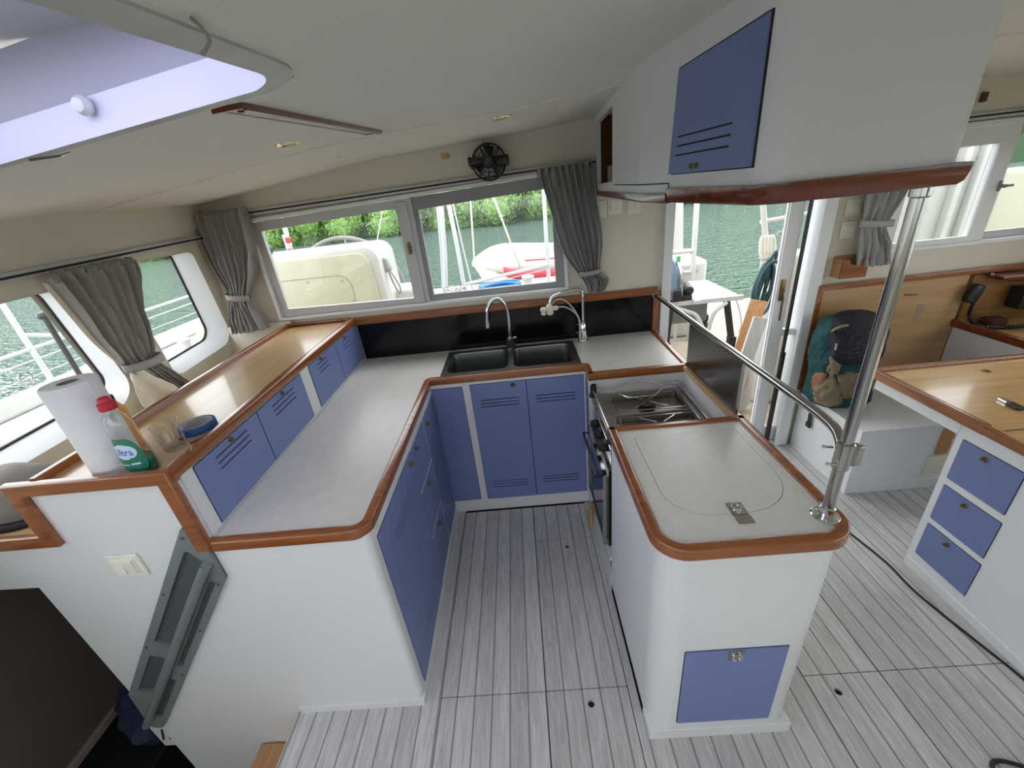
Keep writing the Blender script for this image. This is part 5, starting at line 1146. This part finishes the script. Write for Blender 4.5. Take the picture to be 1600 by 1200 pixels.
for z0, r0 in ((1.13, .004), (1.19, .010), (1.05, .003)):
    bm = bmesh.new(); tube(bm, [(-2.75, -2, z0), (-2.75, 6, z0)], r0, 8); obj('lifeline_wire', bm, M['outrail'], e, True)
bm = bmesh.new(); tube(bm, [(-2.75 + .0, 2.06 + .03 * math.cos(a), 1.06 + .03 * math.sin(a)) for a in [2 * math.pi * k / 14 for k in range(14)]], .006, 6, closed=True); obj('shackle_ring', bm, M['steel'], e, True)
e = thing('black_deck_rod', 'black rod with a round knob leaning outside the nearest left window', 'rod', (-2.15, 1.81, .8))
bm = bmesh.new(); tube(bm, [(-2.15, 1.815, .80), (-2.15, 1.813, 1.41)], .011, 10); obj('rod', bm, M['black'], e, True)
bm = bmesh.new(); lathe(bm, [(0, -.02), (.02, -.012), (.024, 0), (.018, .014), (0, .02)], (-2.15, 1.813, 1.42), n=16); obj('rod_knob', bm, M['black'], e, True)
bm = bmesh.new(); lathe(bm, [(0, 0), (.055, 0), (.05, .03), (.028, .05), (.035, .10), (.05, .13), (0, .14)], (-2.62, 3.02, .80), n=18); tag(obj('deck_winch', bm, M['outw'], None, True), 'small white winch on the side deck seen through the far left window', 'winch')

# helm console
e = thing('helm_console', 'cream and white moulded helm console outside the left pane of the aft window', 'console', (-1.4, 3.0, -.05))
bm = bmesh.new(); oc = rpoly([(-2.35, -.05), (-.955, -.05), (-.975, 1.462), (-2.35, 1.455)], [0, 0, .10, .04], 8)
prism(bm, oc, 'y', 3.0, 3.42, .015); bx(bm, (-1.02, 3.2, -.05), (-.80, 3.5, 1.10), .03, 3); obj('console_body', bm, M['outw'], e, True)
bm = bmesh.new(); prism(bm, rpoly([(-2.30, .30), (-1.005, .30), (-1.035, 1.425), (-2.30, 1.425)], [.02, .02, .09, .03], 8), 'y', 2.975, 3.002, .01); pn = obj('console_panel', bm, M['outc'], e, True)
bm = bmesh.new(); lp = rpoly([(-1.82, .55), (-1.20, .55), (-1.20, 1.29), (-1.82, 1.29)], .09, 8); tube(bm, [(q[0], 2.974, q[1]) for q in lp], .0025, 6, closed=True)
obj('hatch_joint', bm, mat('joint_grey', (.30, .30, .22), .6), pn, True)
for q in ((-1.78, 1.25), (-1.51, 1.265), (-1.26, 1.25), (-1.215, 1.10), (-1.79, 1.05)):
    bm = bmesh.new(); cyl(bm, (q[0], 2.974, q[1]), .008, .004, (0, -1, 0), 10, .001); obj('screw', bm, M['steel'], pn, True)
bm = bmesh.new(); bx(bm, (-2.30, 3.05, 1.45), (-2.24, 3.13, 1.52), .02, 3); obj('compass', box((-1.95, 3.06, 1.455), (-1.80, 3.22, 1.53), .03, 3), M['black'], e); bm.free()
bm = bmesh.new(); bx(bm, (-.90, 3.19, .86), (-.80, 3.20, 1.00), .005); bx(bm, (-.868, 3.186, .91), (-.845, 3.192, .95), .002); obj('instrument_recess', bm, M['grey'], e)
e = thing('helm_handset', 'dark grey VHF handset with coiled cord hooked on the side of the helm console', 'handset', (-.98, 3.15, 1.3))
obj('handset_body', box((-.985, 3.08, 1.26), (-.935, 3.14, 1.36), .015, 3, rot3(y=-15)), M['alud'], e)
bm = bmesh.new(); tube(bm, [(-.95, 3.09, 1.27), (-.93, 3.08, 1.18), (-.90, 3.07, 1.10), (-.885, 3.07, 1.14), (-.91, 3.07, 1.22), (-.935, 3.08, 1.27)], .007, 8, 6); obj('cord', bm, M['alud'], e, True)
e = thing('steering_wheel', 'large grey-rimmed steering wheel rising behind the helm console', 'steering wheel', (-1.49, 3.62, 1.03))
bm = bmesh.new(); WC = Vector((-1.47, 3.62, 1.03)); tube(bm, [WC + Vector((.465 * math.cos(a), .0, .465 * math.sin(a))) for a in [2 * math.pi * k / 48 for k in range(48)]], .017, 10, closed=True); obj('wheel_rim', bm, mat('leather_grey', (.22, .215, .20), .6), e, True)
for k in range(6):
    a = k * math.pi / 3 + .4; bm = bmesh.new(); tube(bm, [WC, WC + Vector((.46 * math.cos(a), 0, .46 * math.sin(a)))], .006, 8); obj('spoke', bm, M['steel'], e, True)
bm = bmesh.new(); cyl(bm, WC + Vector((0, -.2, 0)), .045, .23, (0, 1, 0), 20, .005); obj('wheel_hub', bm, M['steel'], e, True)
e = thing('furled_flag', 'red and white flag rolled round its staff beyond the helm console', 'flag', (-2.36, 4.5, 1.2))
bm = bmesh.new(); tube(bm, [(-2.40, 4.5, .8), (-2.36, 4.5, 1.35), (-2.32, 4.5, 1.95)], .012, 8); obj('flag_staff', bm, M['outw'], e, True)
for k in range(6):
    z0 = 1.33 + k * .055; bm = bmesh.new(); tube(bm, [(-2.362 + k * .004, 4.5, z0), (-2.345 + k * .004, 4.49, z0 + .06)], .032 - .002 * k, 8); obj('flag_cloth', bm, (M['redc'], M['outw'])[k % 2] if k < 4 else M['outw'], e, True)
bm = bmesh.new(); tube(bm, [(-1.62, 4.30, .70), (-1.36, 4.3, 1.40), (-1.27, 4.3, 1.60), (-1.18, 4.3, 1.85)], .006, 6); tag(obj('whip_aerial', bm, M['outw'], None, True), 'thin white whip aerial above the steering wheel', 'aerial')

# aft deck, davits and stern gear
bm = bmesh.new(); bx(bm, (-2.5, 4.25, -.05), (.62, 5.1, .66), .04, 3); bx(bm, (-2.5, 4.18, .66), (.62, 5.1, .70), .015); struct(obj('aft_coaming', bm, M['outw'], None, True))
def pipe(name, label, cat, pts, r, m=None, sm=0, group=None):
    return tag(obj(name, tube(bmesh.new(), pts, r, 12, sm), m or M['outw'], None, True), label, cat, group)
e = thing('boarding_frame', 'white tubular frame behind the right pane of the aft window', 'tubular frame', (-.3, 4.5, .7))
for nm, pts, r in (('post', [(-.82, 4.5, .70), (-.75, 4.5, 1.2), (-.685, 4.5, 1.9)], .030), ('post', [(-.855, 4.53, .70), (-.79, 4.53, 1.2), (-.73, 4.53, 1.9)], .014), ('leaning_post', [(-.585, 4.4, .70), (-.60, 4.4, 1.3), (-.63, 4.4, 1.9)], .026), ('leaning_post', [(-.50, 4.45, .70), (-.555, 4.45, 1.3), (-.60, 4.45, 1.9)], .010), ('post', [(.320, 4.5, .70), (.322, 4.5, 1.3), (.33, 4.5, 1.9)], .024), ('cross_rail', [(-.59, 4.42, .845), (.32, 4.46, .955)], .020), ('lower_rail', [(-.50, 4.45, .80), (.30, 4.5, .90)], .006)):
    obj(nm, tube(bmesh.new(), pts, r * .85, 12), M['outrail'], e, True)
bm = bmesh.new(); lathe(bm, [(0, 0), (.09, 0), (.075, .04), (.045, .09), (0, .09)], (-.82, 4.5, .70), n=20); obj('post_foot', bm, M['outw'], e, True)
pipe('davit_rope', 'pale rope falling from above to the bow of the red and white dinghy', 'rope', [(-.42, 5.6, 2.36), (-.50, 5.6, 1.75), (-.60, 5.95, .84)], .012, M['rope'])
e = thing('davit_tackle', 'knotted pale rope tackle hanging over the middle of the dinghy', 'rope', (-.1, 5.6, 1.2))
obj('tackle_rope', tube(bmesh.new(), [(-.34, 5.55, 2.36), (-.22, 5.5, 1.66), (-.16, 5.5, 1.45), (-.05, 5.5, 1.05), (.03, 5.78, .74)], .012, 8), M['rope'], e, True)
obj('tackle_block', lathe(bmesh.new(), [(0, -.05), (.03, -.03), (.035, 0), (.03, .03), (0, .05)], (-.225, 5.5, 1.70), n=14), M['steel'], e, True); obj('knot', lathe(bmesh.new(), [(0, -.03), (.028, 0), (0, .03)], (-.15, 5.5, 1.42), n=10), M['rope'], e, True)
pipe('davit_beam', 'long white tube across the stern carrying the dinghy ropes, above the window', 'beam', [(-3.10, 4.5, .78), (-3.10, 4.5, 2.2), (-2.90, 4.8, 2.36), (-1.6, 5.58, 2.38), (-1, 5.6, 2.38), (1.6, 5.4, 2.38), (1.80, 5.15, 2.2), (1.82, 5.10, 2.05)], .035, None, 4)
# dinghy hanging across the stern
e = thing('dinghy', 'white inflatable dinghy with a red stripe hanging behind the stern', 'dinghy', (.6, 6.2, .7))
bm = bmesh.new(); tube(bm, [(-.62, 6.05, .80), (-.42, 5.95, .80), (0, 5.92, .74), (.9, 5.92, .70), (2.2, 5.92, .68)], lambda f: .05 + .07 * min(1, f * 2.5), 20, 8); obj('near_tube', bm, M['tube'], e, True)
bm = bmesh.new(); tube(bm, [(-.60, 6.10, .82), (-.35, 6.55, .86), (0, 6.75, .82), (.9, 6.80, .74), (2.2, 6.80, .72)], lambda f: .05 + .07 * min(1, f * 2.5), 20, 8); obj('far_tube', bm, M['tube'], e, True)
bm = bmesh.new(); rows = []
for q in spline([(-.20, 5.745, .72), (.1, 5.735, .64), (.9, 5.735, .60), (2.2, 5.735, .58)], 8): rows.append([q + Vector((0, 0, .05)), q + Vector((0, -.006, .0)), q + Vector((0, .02, -.08))])
loftgrid(bm, rows); o = obj('red_stripe', bm, M['redc'], e, True); o.modifiers.new('thickness', 'SOLIDIFY').thickness = .01
obj('rub_strake', tube(bmesh.new(), [(.1, 5.735, .82), (.9, 5.73, .80), (2.2, 5.73, .78)], .012, 8), M['redc'], e, True)
bm = bmesh.new(); bx(bm, (-.2, 5.95, .48), (2.2, 6.8, .56), .05, 3); obj('hull_floor', bm, M['outw'], e)
bm = bmesh.new(); blob(bm, [(-.15, 5.88, .46, .14, .08, .9), (-.25, 5.86, .54, .22, .09, .9), (-.38, 5.88, .64, .17, .10, .9), (-.50, 5.92, .74, .10, .08, .9), (-.56, 5.97, .80, .04, .04, 1)], 28, .05, 3); obj('bow_cover', bm, M['rope'], e, True)
e = thing('rope_coil', 'blue rope coiled flat on the white stern coaming', 'rope', (-.25, 4.7, .71))
bm = bmesh.new()
for k in range(7): tube(bm, [(-.22 + (.20 + .016 * (k % 4)) * math.cos(a), 4.62 + (.14 + .012 * (k % 4)) * math.sin(a), .715 + .018 * (k // 2) + .004 * math.sin(3 * a + k)) for a in [2 * math.pi * j / 30 for j in range(30)]], .012, 8, closed=True)
obj('coil', bm, M['blurope'], e, True)
bm = bmesh.new(); tube(bm, [(-.45, 4.55, .72), (-.6, 4.5, .73), (-.70, 4.6, .74), (-.85, 4.5, .73), (-.95, 4.6, .72)], .011, 8, 8); obj('loose_end', bm, M['rope'], e, True)
e = thing('stern_winch', 'grey self-tailing winch on the stern coaming right of the blue rope', 'winch', (.09, 4.35, .70))
bm = bmesh.new(); lathe(bm, [(0, 0), (.085, 0), (.085, .03), (.055, .05), (.045, .10), (.055, .14), (.065, .15), (.065, .17), (.03, .18), (0, .18)], (.095, 4.4, .70), n=28); obj('winch_drum', bm, M['alu'], e, True)
e = thing('wire_tangle', 'tangle of thin ropes and wires at the foot of the leaning posts', 'rope', (-.7, 4.35, .7))
bm = bmesh.new(); rr = random.Random(9)
for k in range(7): tube(bm, [(-.78 + rr.uniform(-.06, .25), 4.35 + rr.uniform(-.05, .1), .71 + rr.uniform(0, .16)) for j in range(5)], .006, 6, 5)
obj('strands', bm, M['steel'], e, True)

# seen through the doorway
bm = bmesh.new(); bx(bm, (1.20, 4.55, -.05), (2.05, 5.3, .82), .05, 3); bx(bm, (1.2, 4.52, .72), (1.95, 4.56, .78)); struct(obj('transom_seat', bm, M['outw'], None, True))
e = thing('stern_rail', 'white tubular rail round the stern seat beyond the doorway', 'rail', (1.85, 4.45, -.05))
for pts, r in (([(1.865, 4.45, -.05), (1.845, 4.45, .70), (1.825, 4.45, 1.6), (1.82, 4.45, 2.2)], .026), ([(1.2, 4.45, .96), (1.85, 4.45, .94)], .024), ([(1.2, 4.45, .735), (1.85, 4.45, .725)], .018), ([(1.70, 4.46, .73), (1.71, 4.46, -.05)], .018)): obj('rail_tube', tube(bmesh.new(), pts, r, 12), M['outw'], e, True)
bm = bmesh.new(); prism(bm, [(1.72, 4.6), (1.90, 4.6), (1.82, 6.2)], 'z', 0, .01); bm.free()
bm = bmesh.new(); hull_ = [(1.760, .72), (1.96, .72), (1.86, 2.1), (1.70, 2.1)]; prism(bm, hull_, 'y', 5.0, 5.15, .02); tube(bm, [(1.68, 4.9, .72), (1.70, 4.9, 1.4), (1.72, 4.9, 2.1)], .035, 12); obj('davit_arm', bm, M['outw'], e, True)
tag(obj('dark_fittings', tube(bmesh.new(), [(1.35, 4.9, .76), (1.42, 4.85, .80), (1.5, 4.9, .76), (1.58, 4.85, .80), (1.66, 4.9, .76), (1.74, 4.86, .79)], .03, 8, 4), M['alud'], None, True), 'row of dark deck fittings on the white stern seat', 'fittings')
# table saw on its folding stand
e = thing('table_saw', 'aluminium table saw on black folding legs on the cockpit deck outside the door', 'table saw', (1.5, 3.8, -.05))
obj('saw_table', box((1.12, 3.52, .655), (1.78, 4.20, .685), .006), M['alu'], e)
bm = bmesh.new(); bx(bm, (1.36, 3.45, .665), (1.42, 4.25, .700), .004); bx(bm, (1.10, 3.50, .650), (1.80, 3.53, .690), .003); bx(bm, (1.60, 3.5, .6855), (1.612, 4.2, .691)); obj('rip_fence', bm, M['alu'], e)
obj('saw_body', box((1.16, 3.60, .45), (1.55, 4.10, .655), .03, 3), M['grey'], e)
bm = bmesh.new(); cyl(bm, (1.235, 3.62, .86), .15, .02, (1, 0, 0), 36); obj('blade', bm, M['steel'], e, True)
bm = bmesh.new(); arc = [(3.62 + .17 * math.cos(a), .86 + .17 * math.sin(a)) for a in [math.pi * (k / 12 * 1.05 - .05) for k in range(13)]]; prism(bm, arc + [(3.46, .74), (3.80, .74)], 'x', 1.20, 1.228, .004); obj('blade_guard', bm, mat('slate_blue_plastic', (.06, .10, .15), .4), e, True)
bm = bmesh.new(); prism(bm, [(3.48, .90), (3.62, .97), (3.40, .70), (3.52, .69)], 'x', 1.27, 1.285); obj('side_guard', box((1.265, 3.52, .70), (1.28, 3.78, .95), .006), M['alu'], e); bm.free()
bm = bmesh.new(); cyl(bm, (1.335, 3.52, .76), .045, .12, (0, 1, .3), 18, .01); bx(bm, (1.17, 3.50, .69), (1.36, 3.66, .74), .012); bx(bm, (1.17, 3.45, .71), (1.25, 3.52, .80), .012); obj('motor', bm, M['black'], e, True)
bm = bmesh.new(); cyl(bm, (1.23, 3.54, 1.02), .018, .05, (0, 0, 1), 12, .004); obj('green_lever', bm, mat('green_plastic', (.10, .35, .12), .5), e, True)
for (x0, y0, x1, y1) in ((1.68, 3.56, 1.78, 3.42), (1.70, 4.12, 1.86, 4.22), (1.20, 3.56, 1.10, 3.42), (1.20, 4.12, 1.12, 4.24)):
    bm = bmesh.new(); tube(bm, [(x0, y0, .66), (x1, y1, -.045)], .030, 8); cyl(bm, (x1, y1, -.0501), .03, .02, n=12); lg = obj('leg', bm, M['black'], e, True)
    bm = bmesh.new(); bx(bm, ((x0 + x1) / 2 - .03, (y0 + y1) / 2 - .03, .26), ((x0 + x1) / 2 + .035, (y0 + y1) / 2 + .03, .33), .008); obj('leg_lock', bm, M['black'], lg)
bm = bmesh.new(); tube(bm, [(1.66, 3.50, .64), (1.55, 3.49, .55), (1.50, 3.46, .35), (1.48, 3.44, .15)], .016, 8, 6); tube(bm, [(1.22, 3.50, .64), (1.32, 3.49, .60), (1.40, 3.47, .55), (1.50, 3.46, .35)], .016, 8, 6); obj('brace', bm, M['alu'], e, True)
bm = bmesh.new(); tube(bm, [(1.76, 3.60, .68), (1.80, 3.55, .55), (1.81, 3.5, .42), (1.78, 3.48, .36)], .004, 6, 5); obj('saw_cord', bm, M['alud'], e, True)
for ch in e.children: pass
e.location.x += .11
tag(obj('door_mat', box((1.02, 2.75, -.0495), (1.52, 3.35, -.035), .004), mat('grey_mesh_mat', (.16, .16, .18), .8, var=.4, vscale=70)), 'dark grey mesh mat on the cockpit deck just outside the door', 'mat')
tag(obj('cockpit_bucket', lathe(bmesh.new(), [(0, 0), (.15, 0), (.17, .28), (.155, .28), (.14, .02), (0, .02)], (1.10, 3.95, -.049), n=24), M['outc'], None, True), 'cream bucket under the table saw', 'bucket')
# hose coil hung from a post
e = thing('hose_coil', 'coil of dark teal hose hung beside the open door leaf', 'hose', (1.72, 2.95, 1.1))
bm = bmesh.new()
rh = random.Random(3)
for k in range(9):
    rx_ = .018 + .0055 * k; zc = .925 + rh.uniform(-.01, .01); rz2 = .150 + .004 * k; yo = 2.86 + rh.uniform(-.03, .03); xo = rh.uniform(-.008, .008)
    tube(bm, [(1.690 + xo + rx_ * math.cos(a) + .014 * math.sin(a), yo + .012 * math.sin(2 * a + k), zc + rz2 * math.sin(a)) for a in [2 * math.pi * j / 30 for j in range(30)]], .0095, 8, closed=True)
obj('coil', bm, M['hose'], e, True)
bm = bmesh.new(); tube(bm, [(1.735, 2.86, 1.08), (1.73, 2.85, 1.16), (1.70, 2.86, 1.10)], .010, 8, 5); obj('hanging_end', bm, M['hose'], e, True)
e = thing('white_rope_hank', 'hank of thick white rope with a shackle above the teal hose', 'rope', (1.70, 2.9, 1.2))
bm = bmesh.new()
for k in range(4): tube(bm, [(1.672 + k * .022 + .014 * math.cos(a), 2.92 + .02 * math.sin(a), 1.175 + .072 * math.sin(a)) for a in [2 * math.pi * j / 18 for j in range(18)]], .012, 8, closed=True)
obj('hank', bm, M['rope'], e, True)
bm = bmesh.new(); tube(bm, [(1.745, 2.90, 1.25), (1.75, 2.90, 1.275), (1.775, 2.90, 1.275), (1.78, 2.90, 1.24)], .005, 8, closed=True); obj('shackle', bm, M['steel'], e, True)
pipe('cockpit_post', 'white tubular post behind the rope hank beyond the doorway', 'post', [(1.86, 3.2, -.05), (1.852, 3.2, 1.15), (1.79, 3.2, 1.42), (1.77, 3.2, 2.1)], .020)
pipe('cockpit_rail', 'white rail running across the water to the right of the doorway', 'rail', [(1.80, 3.22, 1.31), (2.6, 3.25, 1.36)], .014)
bm = bmesh.new(); bx(bm, (1.785, 2.90, -.05), (2.15, 3.08, 1.12), .04, 3); struct(obj('cockpit_coaming', bm, M['outw'], None, True))
bm = bmesh.new(); bx(bm, (2.15, 2.90, -.05), (3.2, 3.6, 1.02), .04, 3); struct(obj('cockpit_seat', bm, M['outc'], None, True))
bm = bmesh.new(); bx(bm, (3.32, 3.10, -.05), (5.2, 3.30, 1.485), .03, 3); struct(obj('cockpit_bulkhead', bm, M['outc'], None, True))
bm = bmesh.new(); bx(bm, (2.2, 3.10, -.05), (3.25, 3.18, 2.2), .01); bx(bm, (2.62, 3.06, 1.0), (2.70, 3.10, 2.2), .005); bx(bm, (2.98, 3.05, 1.0), (3.02, 3.10, 2.2), .005); bx(bm, (3.10, 3.05, 1.0), (3.25, 3.10, 2.2), .01); struct(obj('cockpit_wall_and_reflections', bm, M['outw'], None))  # upright strips stand in for frames reflected in the right window's pane
# boards leaning by the door
def beam(bm, p0, p1, wv, w_, t_):
    p0 = Vector(p0); p1 = Vector(p1); d = (p1 - p0).normalized(); wv = Vector(wv); wv = (wv - d * wv.dot(d)).normalized(); tv = d.cross(wv)
    V_ = [[bm.verts.new(p + wv * a * w_ / 2 + tv * b_ * t_ / 2) for a, b_ in ((-1, -1), (1, -1), (1, 1), (-1, 1))] for p in (p0, p1)]
    bm.faces.new(V_[0]); bm.faces.new(V_[1][::-1])
    for i in range(4): bm.faces.new((V_[0][i], V_[1][i], V_[1][(i + 1) % 4], V_[0][(i + 1) % 4]))
    return bm
tag(obj('orange_board', beam(bmesh.new(), (1.35, 2.60, -.03), (1.575, 2.70, .88), (.9, -.45, 0), .10, .035), M['orwood']), 'orange-brown wooden board leaning outside the door below the teal hose', 'board')
tag(obj('white_board', beam(bmesh.new(), (1.33, 2.50, -.03), (1.535, 2.585, .80), (1, -.1, 0), .085, .022), wood('bleached_plank', (.42, .42, .40), (.55, .54, .51), 'z', .6, 0)), 'pale grey plank leaning in front of the orange board outside the door', 'board')
bm = bmesh.new(); lathe(bm, [(0, 0), (.040, 0), (.045, .01), (.040, .30), (.03, .34), (0, .34)], (1.48, 2.50, -.0), (.12, .0, 1), 18); o = tag(obj('varnished_post', bm, M['orwood'], None, True), 'round varnished wooden post standing outside the door behind the planks', 'post'); o.location.y += .12; o.location.z += .28
tag(obj('white_fender', lathe(bmesh.new(), [(0, 0), (.06, .02), (.085, .08), (.085, .40), (.06, .46), (.02, .49), (0, .49)], (1.62, 2.85, -.04), n=24), M['outw'], None, True), 'white fender standing on the cockpit deck beside the door', 'fender')
